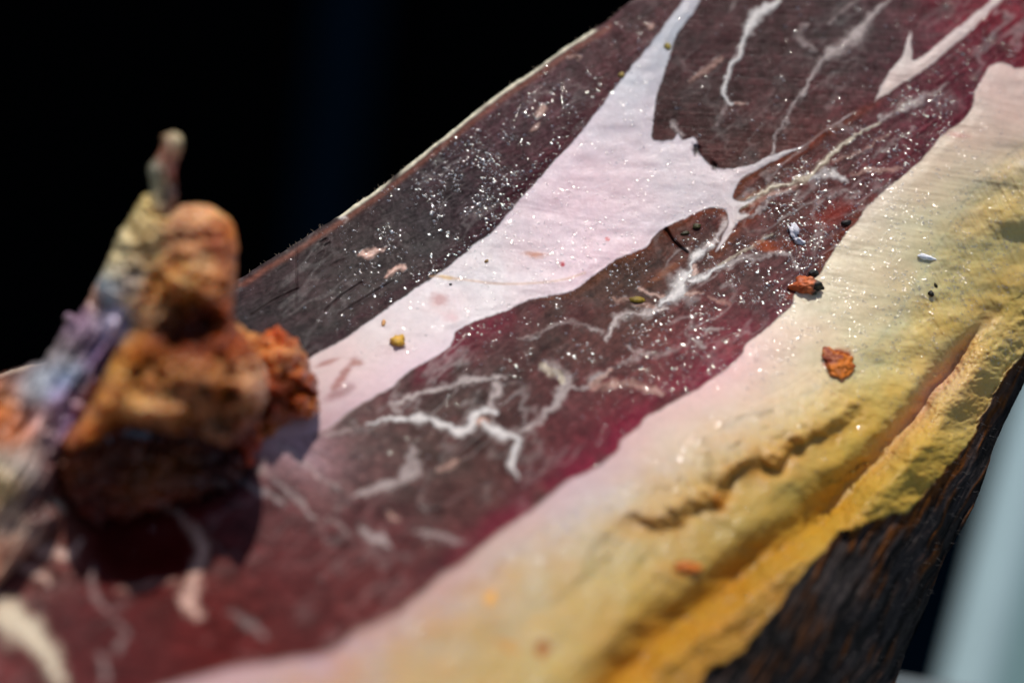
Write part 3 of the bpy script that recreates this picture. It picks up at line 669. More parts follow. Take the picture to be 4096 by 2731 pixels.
# -------- vertices; the outermost ring is pulled onto the outline
gy, gx = np.gradient(sd_out, 4)
gl = np.hypot(gx, gy) + 1e-6
sdo = sd_out + np.where(np.abs(sd_out) < 50, 3.0 * fbm(U / 22, V / 22, 3, 90), 0)
inside = sdo > 0
cell = inside[:-1, :-1] | inside[1:, :-1] | inside[:-1, 1:] | inside[1:, 1:]
use = np.zeros(G.shape, bool)
use[:-1, :-1] |= cell; use[1:, :-1] |= cell; use[:-1, 1:] |= cell; use[1:, 1:] |= cell
mv = use & ~inside
U2 = np.where(mv, U - sdo * gx / gl, U); V2 = np.where(mv, V - sdo * gy / gl, V)
P = world_pt(U2, V2, dep2)
col = np.clip(col, .0005, .92)

root = bpy.data.objects.new('cured_ham', None); coll.objects.link(root)
cen = P[use].mean(0); root.location = (cen[0], cen[1], TABLE_Z)
tag(root, 'cut cured ham with dark lean, white seam of fat, yellow fat edge and bone stump', 'ham')

cs = lambda A: (A[:-1, :-1] + A[1:, :-1] + A[:-1, 1:] + A[1:, 1:]) * .25
cA, cB, cC, cS = cs(sA), cs(sB), cs(sC), cs(sS)
sLow = G.sdf(np.array(C_TOP + [(-400, 3100), (-400, -400), (4400, -400)]), 30)      # positive above muscle C: inner fat
cT = cs(sLow); csc = cs(sc); cs2 = cs(s2)
label = np.full(cell.shape, 4)                                      # 4 outer fat band
label[cT > 0] = 3                                                   # inner seam
label[(label == 4) & (csc > 0)] = 5                                 # yellow side
label[(label == 5) & (cs2 > 6) & (csc > 100)] = 6                   # rind fat under the fold
label[cC > 0] = 2; label[(cA > 0) & (cT > 0)] = 0; label[cB > 0] = 1
vlab = vid[:-1, :-1]
isv = (vlab >= 0) & (label <= 2) & (cs(vein) > .4)
label = np.where(isv, 100 + vlab, label)
label[cS > 0] = 7
idx = np.arange(U.size).reshape(U.shape)
quads = np.stack([idx[1:, :-1], idx[1:, 1:], idx[:-1, 1:], idx[:-1, :-1]], -1)
Pf = P.reshape(-1, 3); Cf = col.reshape(-1, 3)
def region(name, lab, mat, lbl=None):
    q = quads[(label == lab) & cell]
    if len(q) < 6: return None
    u, inv = np.unique(q, return_inverse=True)
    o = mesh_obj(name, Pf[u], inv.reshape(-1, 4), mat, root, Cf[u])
    if lbl: o['label'] = lbl
    return o
region('lean_muscle', 0, M_LEAN, 'dark grey-purple lean strip along the far edge')
region('lean_muscle', 1, M_LEAN, 'brown-purple lean wedge at the top')
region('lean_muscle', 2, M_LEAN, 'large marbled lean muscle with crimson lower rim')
region('fat_seam', 3, M_FAT, 'white fat seam running diagonally between the muscles')
region('fat_band', 4, M_FAT, 'pinkish cream band of fat on the cut face')
region('fat_side', 5, M_YFAT, 'lumpy yellow fat side below the cut')
region('rind_fat', 6, M_YFAT, 'rough yellow fat rim next to the skin')
region('skin', 7, M_SKIN, 'dark brown stringy skin')
for i in range(len(VEINS)): region('fat_vein', 100 + i, M_FAT)

# -------- the far side and underside of the ham, down to the table
op = spline(OUT, True, 3)
od = tps(CTRL, op[:, 0], op[:, 1]) + .0012
P0 = world_pt(op[:, 0], op[:, 1], od)
ray = (P0 - CAM_LOC); ray /= np.linalg.norm(ray, axis=1)[:, None]
c2 = P0.mean(0)
P1 = P0 + ray * .045; P1[:, 2] = np.maximum(P1[:, 2], TABLE_Z + .03)
P2 = c2 + (P0 - c2) * .62; P2[:, 2] = TABLE_Z + .0005; P2[:, 1] = np.minimum(P2[:, 1], tb_edge - .03)
rings = []
K = 14
for k in range(K + 1):
    t = k / K
    rings.append((1 - t) ** 2 * P0 + 2 * t * (1 - t) * P1 + t * t * P2)
n = len(op); Vs = np.concatenate(rings + [np.array([[c2[0], c2[1], TABLE_Z + .0005]])]); Fq = []
for k in range(K):
    for i in range(n):
        j = (i + 1) % n
        Fq.append((k * n + i, (k + 1) * n + i, (k + 1) * n + j, k * n + j))
for i in range(n): Fq.append((K * n + i, (K + 1) * n, (K + 1) * n, K * n + (i + 1) % n))
Fq = [f for f in Fq]
me = bpy.data.meshes.new('ham_underside')
me.from_pydata([tuple(v - np.array(root.location)) for v in Vs], [], [f if len(set(f)) == 4 else (f[0], f[1], f[3]) for f in Fq])
for p in me.polygons: p.use_smooth = True
M_UNDER = tissue('hide_underside', rough=.7, spec=.2, bump=.8, bscale=500, cvar=.5, col=(.028, .018, .012))
me.materials.append(M_UNDER)
ub = bpy.data.objects.new('underside', me); coll.objects.link(ub); ub.parent = root

# ------------------------------------------------------------------ bone stump: closed, inflated shapes standing in front of the cut face
BONE_BACK = .010
def inflate(name, outline, depth_ctrl, hmax, rpx, samples, mat, lbl=None, lumps=(), step=5, noise=.0012, nsc=60, back=1.0, sig=60, fray=4, parent=None, seed=0, cvar=.25, streak=None, gam=1.0, split=None, rough2=0.0):
    pl = spline(outline, True, 5)
    g = Grid(pl[:, 0].min() - 30, pl[:, 0].max() + 30, pl[:, 1].min() - 30, pl[:, 1].max() + 30, step)
    s = g.sdf(pl, rpx * 1.2 + 40)
    s = s + np.where(np.abs(s) < 45, fray * fbm(g.U / 24, g.V / 24, 3, seed + 5), 0)
    ins = s > 0
    ce = ins[:-1, :-1] | ins[1:, :-1] | ins[:-1, 1:] | ins[1:, 1:]
    gy, gx = np.gradient(s, step); gl = np.hypot(gx, gy) + 1e-6
    mv = ~ins
    uu = np.where(mv, g.U - s * gx / gl, g.U); vv_ = np.where(mv, g.V - s * gy / gl, g.V)
    d0 = (tps(depth_ctrl, g.U, g.V) if len(depth_ctrl) > 3 else np.full(g.shape, depth_ctrl[0][2])) + BONE_BACK
    q = np.clip(np.maximum(s, 0) / rpx, 0, 1)
    h = hmax * np.sqrt(np.maximum(1 - (1 - q) ** 2, 0))
    f = h + np.minimum(q * 4, 1) * noise * (fbm(g.U / nsc, g.V / nsc, 3, seed) + .4 * fbm(g.U / (nsc * .3), g.V / (nsc * .3), 2, seed + 1))
    if rough2: f = f - np.minimum(q * 4, 1) * rough2 * np.abs(fbm(g.U / 58, g.V / 48, 4, seed + 9)) * 2.2
    for (lu, lv, lr, lh) in lumps:
        f = f + np.minimum(q * 4, 1) * lh * np.exp(-((g.U - lu) ** 2 + (g.V - lv) ** 2) / (2 * lr * lr))
    if streak:
        x, y = rot(g.U, g.V, streak[0]); sn = fbm(x / streak[1], y / streak[2], 3, seed + 7)
        f = f + np.minimum(q * 4, 1) * streak[3] * sn
    c = cmap(samples, g.U, g.V, sig) * (1 + cvar * fbm(g.U / 45, g.V / 45, 3, seed + 3) + .12 * fbm(g.U / 12, g.V / 12, 2, seed + 4))[..., None]
    if streak: c = c * (1 + streak[4] * sn)[..., None]
    c = np.clip(c, .001, .9) ** gam
    if mat is M_BONE:
        warm = sstep(.02, .25, c[..., 0:1] - c[..., 2:3]); c = c * (1 + warm * np.array([.04, -.14, -.42]))
    Pa = world_pt(uu, vv_, d0 - f).reshape(-1, 3); Pb = world_pt(uu, vv_, d0 + h * back).reshape(-1, 3)
    ii = np.arange(g.U.size).reshape(g.shape)
    qd = np.stack([ii[1:, :-1], ii[1:, 1:], ii[:-1, 1:], ii[:-1, :-1]], -1)[ce]
    cols_ = c.reshape(-1, 3)
    def emit(nm, sel, mt, lb):
        qq = qd[sel]
        u, inv = np.unique(qq, return_inverse=True); inv = inv.reshape(-1, 4)
        VV = np.concatenate([Pa[u], Pb[u]]); FF = np.concatenate([inv, inv[:, ::-1] + len(u)])
        o = mesh_obj(nm, VV, FF, mt, parent or root, np.concatenate([cols_[u]] * 2), origin=np.array(root.location))
        if lb: o['label'] = lb
        return o
    if split:
        ins2 = g.inside(spline(split[0], True, 5))[:-1, :-1][ce]
        emit(split[1], ins2, split[2], split[3])
        return emit(name, ~ins2, mat, lbl)
    return emit(name, np.ones(len(qd), bool), mat, lbl)

# fascia on the left flank
FASC = [(-200, 1560)] + C10([(0, 780), (60, 760), (130, 745), (200, 715), (270, 690), (290, 650), (320, 620), (350, 560), (390, 490), (420, 445), (400, 430), (405, 400), (440, 395), (490, 400), (540, 330), (590, 230), (640, 140), (700, 100), (850, 100), (900, 250), (860, 400), (820, 560), (760, 700), (700, 850), (620, 1000), (520, 1150), (420, 1240), (360, 1420), (320, 1560)]) + C6([(300, 800), (200, 900), (120, 960), (60, 1020), (0, 1090)]) + [(-200, 2450)]
DC_F = [(0, 1450, .500), (300, 1300, .496), (500, 1050, .497), (450, 1500, .489), (200, 1700, .488), (0, 1900, .482), (300, 1950, .486), (0, 2300, .474), (-200, 1600, .50), (-200, 2400, .47), (550, 1300, .489)]
FS = [(p[0], p[1], min(p[2] * 1.1 + 8, 240), min(p[3] * 1.0 + 6, 225), min(p[4] * 1.08, 235)) + tuple(p[5:]) for p in [(60, 1510, 92, 62, 50), (130, 1560, 150, 176, 176), (30, 1610, 170, 110, 50), (250, 1430, 150, 150, 140), (270, 1500, 130, 170, 184), (330, 1300, 128, 112, 128), (300, 1380, 96, 84, 92), (420, 1180, 150, 120, 90), (450, 1080, 190, 200, 190), (500, 1180, 190, 170, 160),
       (260, 1580, 120, 120, 158), (300, 1600, 130, 70, 66, 40), (140, 1680, 150, 90, 66), (60, 1760, 170, 100, 40, 45), (50, 1850, 190, 200, 176), (10, 1930, 206, 186, 120), (100, 1850, 160, 160, 150), (180, 1700, 180, 180, 166, 40), (250, 1700, 110, 90, 130), (220, 1850, 96, 60, 62), (130, 2000, 90, 64, 60), (20, 2080, 150, 140, 120), (0, 2230, 190, 160, 130), (400, 1600, 180, 120, 70), (480, 1400, 150, 130, 150), (480, 1290, 190, 200, 214), (300, 1830, 130, 80, 50), (400, 1450, 120, 104, 140)]]  # blue and teal samples hold tissue tint plus painted sky reflection
inflate('fascia', FASC, DC_F, .009, 130, FS, M_FASCIA, 'bluish grey stringy connective tissue on the left flank', step=5, noise=.002, nsc=70, sig=48, fray=7, cvar=.15, seed=100, streak=(-57, 190, 17, .0032, .8),
        lumps=[(480, 1300, 60, .004), (140, 1550, 60, .003), (60, 1880, 70, .004)])
# main stump of bone
KNOB = C1([(600, 1200), (620, 1110), (660, 1040), (700, 950), (740, 850), (800, 760), (850, 680), (895, 608), (940, 590), (990, 640)]) + C10([(1025, 70 - 362), (1060, -255), (1110, -270), (1180, -285), (1280, -290), (1350, -262), (1420, -215), (1470, -140), (1492, -40), (1486, 60), (1480, 200), (1468, 330), (1480, 450), (1560, 560), (1640, 700), (1680, 860), (1650, 1000), (1560, 1120), (1440, 1230), (1300, 1190), (1180, 1140), (1080, 1160), (960, 1130), (840, 1100), (740, 1140), (600, 1200), (460, 1260), (400, 1230), (440, 1130), (540, 1020), (620, 860), (690, 700), (780, 540), (800, 440), (700, 380), (640, 300)])
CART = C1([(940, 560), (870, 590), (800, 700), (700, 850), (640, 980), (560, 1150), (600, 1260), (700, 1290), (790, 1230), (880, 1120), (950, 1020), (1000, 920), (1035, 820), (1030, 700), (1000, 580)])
DC_K = [(520, 900, .4905), (440, 1080, .490), (600, 760, .4905), (800, 850, .490), (700, 1000, .489), (900, 1000, .491), (800, 1300, .484), (600, 1500, .479), (900, 1500, .482), (1000, 1650, .483), (500, 1700, .476), (800, 1700, .478), (300, 1780, .478), (940, 1200, .488)]
KS = [(620, 1400, 120, 56, 8, 36), (570, 1340, 150, 84, 12, 36), (940, 1400, 150, 70, 12, 30), (900, 1360, 110, 40, 6, 30), (600, 1560, 120, 66, 20, 26), (720, 1620, 130, 76, 30, 30), (860, 1600, 120, 60, 16, 26), (640, 1720, 96, 40, 8, 36), (780, 1720, 110, 56, 20, 30), (940, 1720, 90, 36, 8, 36), (560, 1290, 196, 130, 60, 24), (820, 1130, 160, 90, 30, 30), (700, 1200, 150, 84, 14, 30), (650, 1290, 60, 14, 3, 26), (720, 1250, 62, 16, 3, 26), (800, 1225, 66, 18, 3, 26), (890, 1265, 70, 20, 3, 26), (690, 1380, 70, 18, 3, 26), (790, 1400, 76, 20, 3, 26), (780, 1330, 50, 10, 2, 40), (480, 1310, 236, 240, 246, 30), (590, 800, 238, 222, 168), (560, 860, 240, 228, 186), (500, 970, 232, 226, 196), (600, 900, 236, 212, 160), (450, 1070, 220, 214, 190), (560, 1000, 206, 186, 156), (430, 1150, 160, 166, 170), (510, 1100, 190, 176, 166), (625, 850, 206, 184, 140), (520, 1180, 176, 150, 140), (540, 1270, 170, 150, 150, 30), (470, 1300, 190, 200, 210, 36), (720, 850, 206, 160, 136), (800, 830, 222, 172, 140), (880, 850, 224, 168, 124), (930, 930, 226, 140, 70), (700, 930, 196, 146, 122), (780, 960, 204, 150, 122), (870, 950, 176, 96, 70), (900, 1010, 150, 62, 40), (940, 1020, 206, 130, 80), (720, 1060, 206, 152, 110), (820, 1060, 206, 156, 110), (900, 1100, 196, 120, 76), (740, 1110, 226, 190, 140), (650, 1150, 176, 110, 40), (620, 1200, 168, 100, 16), (760, 1190, 170, 102, 24), (860, 1160, 186, 130, 90), (640, 1235, 206, 170, 140, 36), (580, 1260, 196, 158, 128, 36), (900, 1210, 160, 76, 10),  # near-white sample on the left flank is a painted wet sky highlight
      (700, 1260, 130, 60, 6), (780, 1250, 96, 26, 4), (850, 1240, 96, 24, 4), (760, 1320, 88, 20, 4), (830, 1300, 100, 30, 4), (650, 1330, 110, 40, 4), (900, 1300, 150, 70, 16), (750, 1390, 110, 40, 4), (850, 1400, 130, 54, 6), (520, 1350, 180, 116, 36), (500, 1430, 178, 118, 40), (490, 1500, 206, 156, 90), (430, 1570, 186, 124, 62), (560, 1440, 160, 100, 30), (660, 1460, 176, 120, 70), (760, 1480, 184, 130, 90), (870, 1480, 176, 122, 76), (940, 1500, 186, 134, 96, 36), (990, 1540, 206, 160, 140, 36), (980, 1600, 190, 140, 110, 36), (900, 1560, 150, 84, 20, 36), (920, 1590, 160, 88, 16, 30), (620, 1540, 170, 116, 70), (540, 1620, 206, 164, 116), (600, 1650, 216, 180, 144), (660, 1630, 200, 160, 130), (760, 1560, 170, 120, 92), (820, 1620, 166, 116, 90), (880, 1660, 150, 100, 76), (700, 1680, 160, 110, 70), (850, 1740, 150, 106, 84), (400, 1660, 186, 124, 60), (330, 1750, 176, 110, 56), (450, 1720, 110, 50, 10), (560, 1700, 120, 56, 10), (280, 1790, 170, 100, 60), (960, 1680, 120, 60, 14)]
inflate('bone_stump', KNOB, DC_K, .0105, 95, KS, M_BONE, 'orange-brown cut bone stump with a dark hollow', step=5, noise=.0016, nsc=70, sig=34, fray=6, seed=120, back=1.0, gam=.92, cvar=.32, split=(CART, 'cartilage_cap', M_FASCIA, 'whitish cartilage with a painted blue sky highlight, sloping down the left of the stump'), rough2=.0030,
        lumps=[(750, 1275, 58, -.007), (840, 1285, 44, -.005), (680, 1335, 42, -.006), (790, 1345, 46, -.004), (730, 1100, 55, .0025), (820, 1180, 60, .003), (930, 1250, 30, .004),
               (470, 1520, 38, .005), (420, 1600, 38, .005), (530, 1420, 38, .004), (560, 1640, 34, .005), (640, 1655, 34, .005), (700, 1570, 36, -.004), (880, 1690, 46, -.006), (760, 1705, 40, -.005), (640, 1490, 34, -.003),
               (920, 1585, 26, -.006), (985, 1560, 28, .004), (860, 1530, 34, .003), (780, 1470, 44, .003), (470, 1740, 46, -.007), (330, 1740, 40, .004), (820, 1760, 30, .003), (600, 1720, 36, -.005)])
# bone root, added to stop light leaking under the stump; shade painted dark
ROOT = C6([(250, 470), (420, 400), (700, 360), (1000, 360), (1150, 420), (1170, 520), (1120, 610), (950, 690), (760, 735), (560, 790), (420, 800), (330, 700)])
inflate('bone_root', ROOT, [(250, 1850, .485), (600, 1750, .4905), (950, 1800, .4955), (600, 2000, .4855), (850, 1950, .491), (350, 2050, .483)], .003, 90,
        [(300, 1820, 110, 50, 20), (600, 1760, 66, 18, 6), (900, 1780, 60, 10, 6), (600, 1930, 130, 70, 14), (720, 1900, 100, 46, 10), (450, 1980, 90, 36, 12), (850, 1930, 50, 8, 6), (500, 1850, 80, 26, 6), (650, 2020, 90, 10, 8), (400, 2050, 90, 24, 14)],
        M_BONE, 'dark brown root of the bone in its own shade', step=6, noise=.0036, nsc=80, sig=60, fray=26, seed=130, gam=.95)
# broken spur to the right
SPUR = C10([(1380, 470), (1440, 455), (1500, 470), (1560, 500), (1620, 520), (1660, 530), (1700, 500), (1740, 470), (1790, 510), (1850, 550), (1900, 610), (1940, 690), (1960, 760), (1990, 830), (2005, 900), (2010, 980), (1980, 1040), (1900, 1050), (1840, 1060), (1780, 1110), (1700, 1170), (1640, 1230), (1600, 1290), (1580, 1350), (1530, 1330), (1500, 1240), (1440, 1150), (1400, 1000), (1430, 850), (1440, 700), (1390, 580)])
SSM = [(900, 1310, 206, 160, 126), (950, 1330, 206, 150, 100), (1010, 1370, 214, 154, 96), (1060, 1380, 196, 120, 64), (1100, 1330, 190, 90, 20, 34), (1140, 1350, 180, 80, 16, 34), (1080, 1430, 216, 150, 100), (1150, 1420, 216, 166, 130, 34), (1180, 1450, 190, 110, 50), (960, 1430, 150, 66, 10), (1000, 1450, 120, 44, 6), (1060, 1500, 150, 68, 10), (1120, 1520, 156, 70, 8), (1200, 1520, 166, 80, 12), (1250, 1550, 120, 46, 6), (1100, 1580, 136, 54, 6), (1180, 1590, 146, 62, 8), (1250, 1620, 180, 104, 24), (1050, 1600, 110, 34, 4), (1000, 1680, 84, 22, 4), (1100, 1660, 100, 30, 4), (1050, 1700, 120, 46, 8), (980, 1760, 100, 30, 6), (1000, 1830, 196, 70, 16, 40), (960, 1800, 110, 30, 6), (1100, 1720, 190, 120, 40, 34)]  # tan top and dark underside put light and shade into the colour
inflate('bone_spur', SPUR, [(950, 1320, .502), (1200, 1400, .513), (1100, 1550, .509), (1250, 1620, .512), (1000, 1800, .498), (950, 1600, .496), (1150, 1700, .509)], .010, 110, SSM, M_BONE, 'rust coloured spongy spur on the right of the stump', step=5, noise=.0040, nsc=50, sig=34, fray=17, seed=140, gam=1.0, rough2=.0026, cvar=.36,
        lumps=[(1150, 1420, 40, .003), (980, 1640, 60, -.005), (1080, 1560, 40, .002)])
# dried sinew strand sticking up
STR = C1([(1010, 240), (1022, 218), (1060, 205), (1100, 198), (1140, 228), (1152, 270), (1130, 340), (1112, 400), (1106, 500), (1116, 600), (1100, 660), (1070, 730), (1000, 760), (940, 700), (930, 610), (950, 570), (942, 500), (928, 450), (945, 400), (985, 350), (1018, 290)])
inflate('sinew_strand', STR, [(690, 550, .487)], .0036, 34,
        [(690, 545, 190, 170, 130), (715, 570, 196, 180, 140), (660, 580, 150, 80, 50), (690, 610, 206, 150, 120, 24), (675, 640, 120, 50, 24), (675, 700, 110, 40, 20), (690, 760, 76, 30, 24), (690, 800, 96, 60, 60), (610, 680, 156, 150, 126), (625, 720, 170, 156, 116), (640, 780, 170, 150, 110)],
        M_FASCIA, 'thin dried brown sinew strand sticking up from the stump', step=4, noise=.0012, nsc=26, sig=26, fray=5, seed=180, streak=(78, 70, 10, .0012, .3))

# ------------------------------------------------------------------ grease beads that glint in the sun
rng = np.random.RandomState(11)
dP_u = np.gradient(P, axis=1); dP_v = np.gradient(P, axis=0)
Nn = np.cross(dP_v, dP_u); Nn /= (np.linalg.norm(Nn, axis=-1)[..., None] + 1e-12)
toC = CAM_LOC - P
flip = (Nn * toC).sum(-1) < 0; Nn[flip] *= -1
def gauss(u, v, su, sv, a=0):
    x, y = rot(U - u, V - v, a); return np.exp(-(x / su) ** 2 / 2 - (y / sv) ** 2 / 2)
dens = .16 * (V < 1500) + .05 * (V >= 1500)
dens = dens + .8 * gauss(1720, 860, 260, 110, -35) + .45 * gauss(2250, 850, 260, 200, -35) + .55 * gauss(2950, 1200, 330, 170, -35) + .5 * gauss(3500, 560, 420, 120, -35) + .5 * gauss(3700, 900, 300, 220, -35) + .5 * gauss(3400, 1250, 260, 150) \
    + .5 * gauss(3980, 1050, 160, 260) + .35 * gauss(2050, 550, 300, 60, -40) + .4 * gauss(2750, 1800, 70, 60) + .3 * gauss(3000, 1500, 200, 90, -30) + .25 * gauss(3650, 1550, 160, 120)
dens = dens * sstep(-.25, .5, fbm(U / 70, V / 70, 3, 200) + .1) * (sd_out > 12) * (skin_m < .1) * (V < 2350) * (1 - sstep(1500, 2400, V) * .75)
dens = dens * np.where((sB > 0), .25, 1.0) * np.where((sA > 0) & (U < 1350), .3, 1)
w = (dens * use).ravel(); w = np.clip(w, 0, None)
NB = 13000
ch = rng.choice(w.size, NB, replace=False, p=w / w.sum())
import bmesh
bm = bmesh.new(); bmesh.ops.create_icosphere(bm, subdivisions=2, radius=1)
iv = np.array([v.co[:] for v in bm.verts]); it = np.array([[v.index for v in f.verts] for f in bm.faces]); bm.free()
rb = (.00010 + .00032 * rng.rand(NB) ** 3.0)
pc = Pf[ch]; nn = Nn.reshape(-1, 3)[ch]
nn = nn + rng.normal(0, .19, nn.shape); nn /= np.linalg.norm(nn, axis=1)[:, None]
t1 = np.cross(nn, [0.3, 0.2, .93]); t1 /= np.linalg.norm(t1, axis=1)[:, None]; t2 = np.cross(nn, t1)
st_ = .7 + .9 * rng.rand(NB)
Vb = pc[:, None] + rb[:, None, None] * (iv[None, :, 0:1] * t1[:, None] * st_[:, None, None] + iv[None, :, 1:2] * t2[:, None] + iv[None, :, 2:3] * nn[:, None] * .24)
BIG = [(2250, 2190, .8), (2165, 2245, .8), (2722, 1838, 1.2), (2735, 1800, 1.0), (2795, 1765, .6), (2830, 1800, .5), (2760, 1770, .5), (2690, 1930, .4), (3000, 2395, .6), (2880, 1690, .6), (1690, 2510, .5), (1990, 2380, .5), (1055, 1850, .7), (1180, 2130, .4), (2420, 1700, .6), (2650, 1545, .5), (3560, 1300, .6), (3700, 1120, .7), (3500, 1190, .6), (2190, 1130, .6), (1860, 1110, .5), (2060, 940, .5), (1900, 780, .5), (2580, 330, .6)]  # larger beads, tilted to throw the sun's glint at the camera
Vx = []
for (bu, bv, br) in BIG:
    p_ = P[int(round((bv - G.v0) / 4)), int(round((bu - G.u0) / 4))]; n_ = Nn[int(round((bv - G.v0) / 4)), int(round((bu - G.u0) / 4))]
    tc_ = CAM_LOC - p_; h_ = tc_ / np.linalg.norm(tc_) + np.array(SUN_DIR); h_ /= np.linalg.norm(h_)
    m_ = n_ * .12 + h_ * .88; m_ /= np.linalg.norm(m_)
    a_ = np.cross(m_, [.3, .2, .93]); a_ /= np.linalg.norm(a_); b_ = np.cross(m_, a_)
    Vx.append(p_ + .0007 * br * (iv[:, 0:1] * a_ + iv[:, 1:2] * b_ + iv[:, 2:3] * m_ * .30))
Vb = np.concatenate([Vb, np.array(Vx)]); NB += len(BIG); ch = np.concatenate([ch, ch[:len(BIG)]])
Fb = it[None] + (np.arange(NB) * len(iv))[:, None, None]
cb = np.repeat(np.clip(Cf[ch] * 1.08 + .01, 0, .9), len(iv), 0)
bead = mesh_obj('grease_beads', Vb.reshape(-1, 3), Fb.reshape(-1, 3), M_BEAD, root, cb)
tag(bead, 'tiny glistening beads of grease over the cut face', kind='stuff')

# fine bristle stubs on the skin and frayed fibres on the far edge
def hairs(name, uv, lens_, dirs, rad_, colr, lbl):
    Vh = []; Fh = []
    for (p, L_, d_) in zip(uv, lens_, dirs):
        side_ = np.cross(d_, FWD); side_ /= np.linalg.norm(side_) + 1e-9
        oth = np.cross(d_, side_); b = len(Vh)
        bend = side_ * L_ * rng.uniform(-.35, .35)
        for k, t in enumerate((0, .5, 1)):
            c = p + d_ * L_ * t + bend * t * t; r = rad_ * (1 - .8 * t)
            for a in (0, 2.094, 4.189): Vh.append(c + r * (math.cos(a) * side_ + math.sin(a) * oth))
        for k in range(2):
            for a in range(3): Fh.append((b + k * 3 + a, b + k * 3 + (a + 1) % 3, b + k * 3 + 3 + (a + 1) % 3, b + k * 3 + 3 + a))
    o = mesh_obj(name, Vh, Fh, plain(name, colr, .6), root); tag(o, lbl, kind='stuff'); return o
silm = (skin_m > .5) & use & (sd_out < 70) & (sd_out > -3)
c_ = rng.choice(np.where(silm.ravel())[0], 420, replace=False)
dirs = Nn.reshape(-1, 3)[c_] * .6 + RT * .8 - UP * .2 + rng.normal(0, .45, (420, 3)); dirs /= np.linalg.norm(dirs, axis=1)[:, None]
hairs('bristle_stubs', Pf[c_], .0006 + .0014 * rng.rand(420), dirs, .00005, (.10, .09, .085), 'short pale bristle stubs along the skin')
em = use & (sd_out < 5) & (U > 950) & (U < 2500) & (V < 1200)
c_ = rng.choice(np.where(em.ravel())[0], 60, replace=False)
dirs = UP * 1 - RT * .5 + rng.normal(0, .5, (60, 3)); dirs /= np.linalg.norm(dirs, axis=1)[:, None]
hairs('frayed_fibres', Pf[c_], .0003 + .0007 * rng.rand(60), dirs, .00010, (.30, .22, .15), 'frayed fibres along the far cut edge')

# ------------------------------------------------------------------ crumbs that lie on the ham
def surf(u, v):
    i = int(round((u - G.u0) / 4)); j = int(round((v - G.v0) / 4)); return P[j, i], Nn[j, i]
def crumb(name, u, v, su, sv, sn, ang, colfn, label, cat, group=None, seed=0, sub=3, rough=.28):
    p, nrm = surf(u, v)
    a = RT * math.cos(rad(ang)) + UP * math.sin(rad(ang)); a = a - nrm * a.dot(nrm); a /= np.linalg.norm(a); b = np.cross(nrm, a)
    bm = bmesh.new(); bmesh.ops.create_icosphere(bm, subdivisions=sub, radius=1)
    X = np.array([v_.co[:] for v_ in bm.verts]); F = np.array([[v_.index for v_ in f.verts] for f in bm.faces]); bm.free()
    k = 1 + rough * (fbm(X[:, 0] * 1.5 + X[:, 2] * .8, X[:, 1] * 1.5 - X[:, 2] * .6, 4, seed) + .5 * fbm(X[:, 1] * 3.1 + X[:, 2] * 2, X[:, 0] * 3.1 + X[:, 2], 3, seed + 31)) * 1.6
    k = np.maximum(k, .35)
    X = X * k[:, None]
    mm = 0.56 / FPX
    W_ = p + nrm * sn * mm * .55 + (X[:, 0:1] * su * a + X[:, 1:2] * sv * b + X[:, 2:3] * sn * nrm) * mm
    o = mesh_obj(name, W_, F, M_CRUMB, None, np.clip(colfn(X), .001, .9), origin=p)
    return tag(o, label, cat, group or {'pepper_grain': 'pepper grains on the ham', 'herb_flake': 'herb flakes on the cut face', 'fat_flake': 'white fat flakes'}.get(name))
def flat(c, var=.3, seed=0):
    return lambda X: lin(c) * (1 + var * fbm(X[:, 0] * 3 + X[:, 2] * 2, X[:, 1] * 3, 2, seed))[:, None]
def peppery(X):
    base = lin((206, 112, 66)) * (1 + .35 * fbm(X[:, 0] * 3, X[:, 1] * 3, 2, 4))[:, None]
    red = sstep(.1, -.6, X[:, 0])[:, None] * .7; base = base * (1 - red) + lin((170, 70, 16)) * red
    dk = (sstep(.35, .6, X[:, 0] + .3 * fbm(X[:, 0] * 4, X[:, 1] * 4, 2, 9)))[:, None]
    return base * (1 - dk) + lin((26, 30, 24)) * dk
crumb('meat_crumb', 3228, 1155, 50, 38, 30, -8, peppery, 'orange meat crumb with a dark peppery end on the fat edge', 'crumb', seed=3, sub=4, rough=.5)
crumb('pepper_grain', 3252, 1094, 20, 13, 11, 15, flat((26, 26, 24)), 'black pepper grain just above the orange crumb', 'pepper', seed=4)
crumb('pepper_grain', 3380, 894, 22, 11, 10, 12, flat((26, 20, 18)), 'dark pepper grain on the reddish rim, right of the white flake', 'pepper', seed=5)
crumb('pepper_grain', 3722, 1173, 12, 11, 9, 0, flat((30, 26, 14)), 'dark speck on the cream fat at the right', 'pepper', seed=6)
crumb('pepper_grain', 3744, 1143, 7, 10, 6, 30, flat((60, 52, 26)), 'tiny olive speck above the dark speck on the cream fat', 'pepper', seed=7)
crumb('herb_flake', 2787, 906, 17, 11, 7, 20, flat((62, 56, 20)), 'dark olive herb flake on the brown lean by the nick, upper of two', 'herb flake', seed=8)
crumb('herb_flake', 2744, 932, 17, 8, 6, 10, flat((52, 46, 16)), 'dark olive herb flake on the brown lean by the nick, lower of two', 'herb flake', seed=9)
crumb('herb_flake', 2549, 1203, 34, 13, 8, 4, flat((128, 104, 14)), 'yellow olive herb flake among the grey veins', 'herb flake', seed=10)
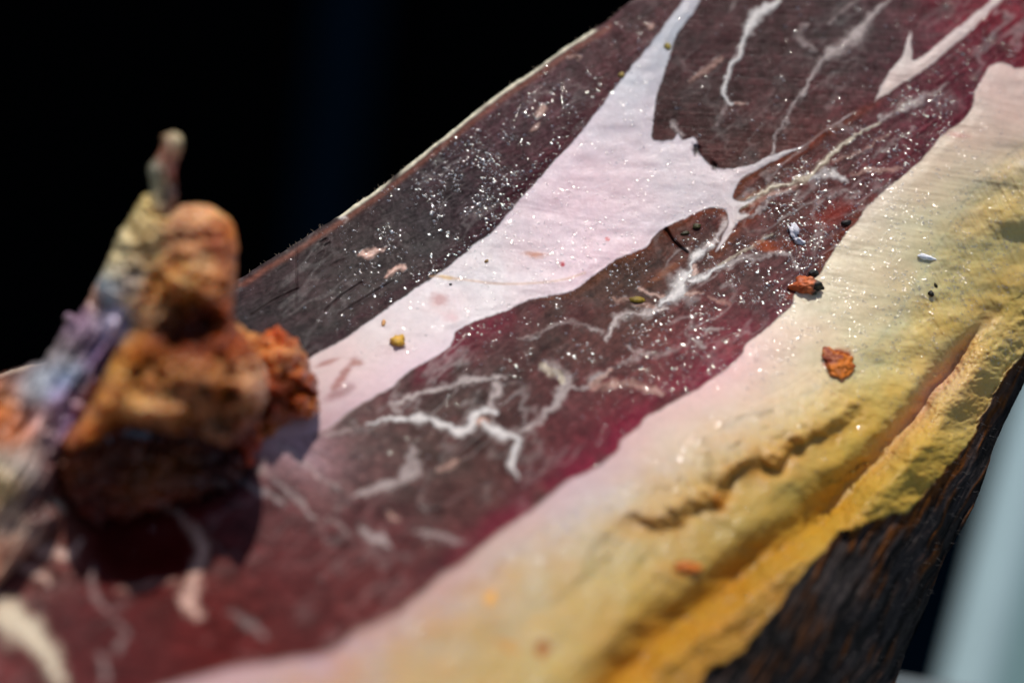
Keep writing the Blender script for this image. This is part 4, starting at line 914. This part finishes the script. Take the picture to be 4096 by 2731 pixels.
crumb('fat_flake', 3172, 925, 17, 30, 12, 20, flat((214, 210, 218), .1), 'white fat flake on the dark lean, upper piece', 'fat flake', seed=11, rough=.6)
crumb('fat_flake', 3200, 965, 24, 14, 10, -28, flat((206, 204, 214), .1), 'white fat flake on the dark lean, lower piece', 'fat flake', seed=12, rough=.6)
crumb('salt_crumb', 1592, 1371, 26, 22, 18, 10, flat((216, 166, 60), .3), 'yellow crumb on the white fat seam', 'crumb', seed=13, rough=.55)
crumb('salt_crumb', 1536, 1292, 9, 16, 6, -10, flat((206, 150, 90), .3), 'small amber fleck on the fat seam, up left of the yellow crumb', 'crumb', seed=14)
crumb('herb_flake', 1947, 1045, 10, 6, 5, 40, flat((150, 120, 80)), 'tiny tan fleck on the fat seam beside the dark strip', 'herb flake', seed=15)
crumb('pepper_grain', 1803, 1138, 6, 4, 4, 10, flat((40, 34, 34)), 'tiny dark speck on the narrow part of the fat seam', 'pepper', seed=16)
crumb('herb_flake', 2668, 186, 14, 18, 6, 10, flat((150, 130, 50)), 'olive fleck high on the white seam near the top', 'herb flake', seed=17)
crumb('herb_flake', 2487, 303, 12, 12, 6, 0, flat((160, 136, 70)), 'olive fleck on the white seam, lower left of the top fleck', 'herb flake', seed=18)
crumb('fat_flake', 3700, 1030, 40, 11, 8, -10, flat((236, 236, 240), .05), 'glossy white sliver lying on the cream fat', 'fat flake', seed=19)

def rusty(X):
    c = lin((206, 112, 26)) * (1 + .5 * fbm(X[:, 0] * 2.2, X[:, 1] * 2.2, 3, 21))[:, None]
    dk = sstep(.1, .6, fbm(X[:, 0] * 1.6 + 3, X[:, 1] * 1.6, 2, 22) + .25 * X[:, 1])[:, None]
    return c * (1 - dk) + lin((136, 50, 6)) * dk
crumb('meat_crumb', 3352, 1454, 58, 54, 11, 10, rusty, 'round rust coloured crumb on the cream fat above the folds', 'crumb', seed=23, sub=4, rough=.45)
crumb('meat_crumb', 2746, 2270, 48, 30, 12, 0, rusty, 'blurred rust coloured crumb on the yellow fat below the lip', 'crumb', seed=24, sub=4, rough=.4)
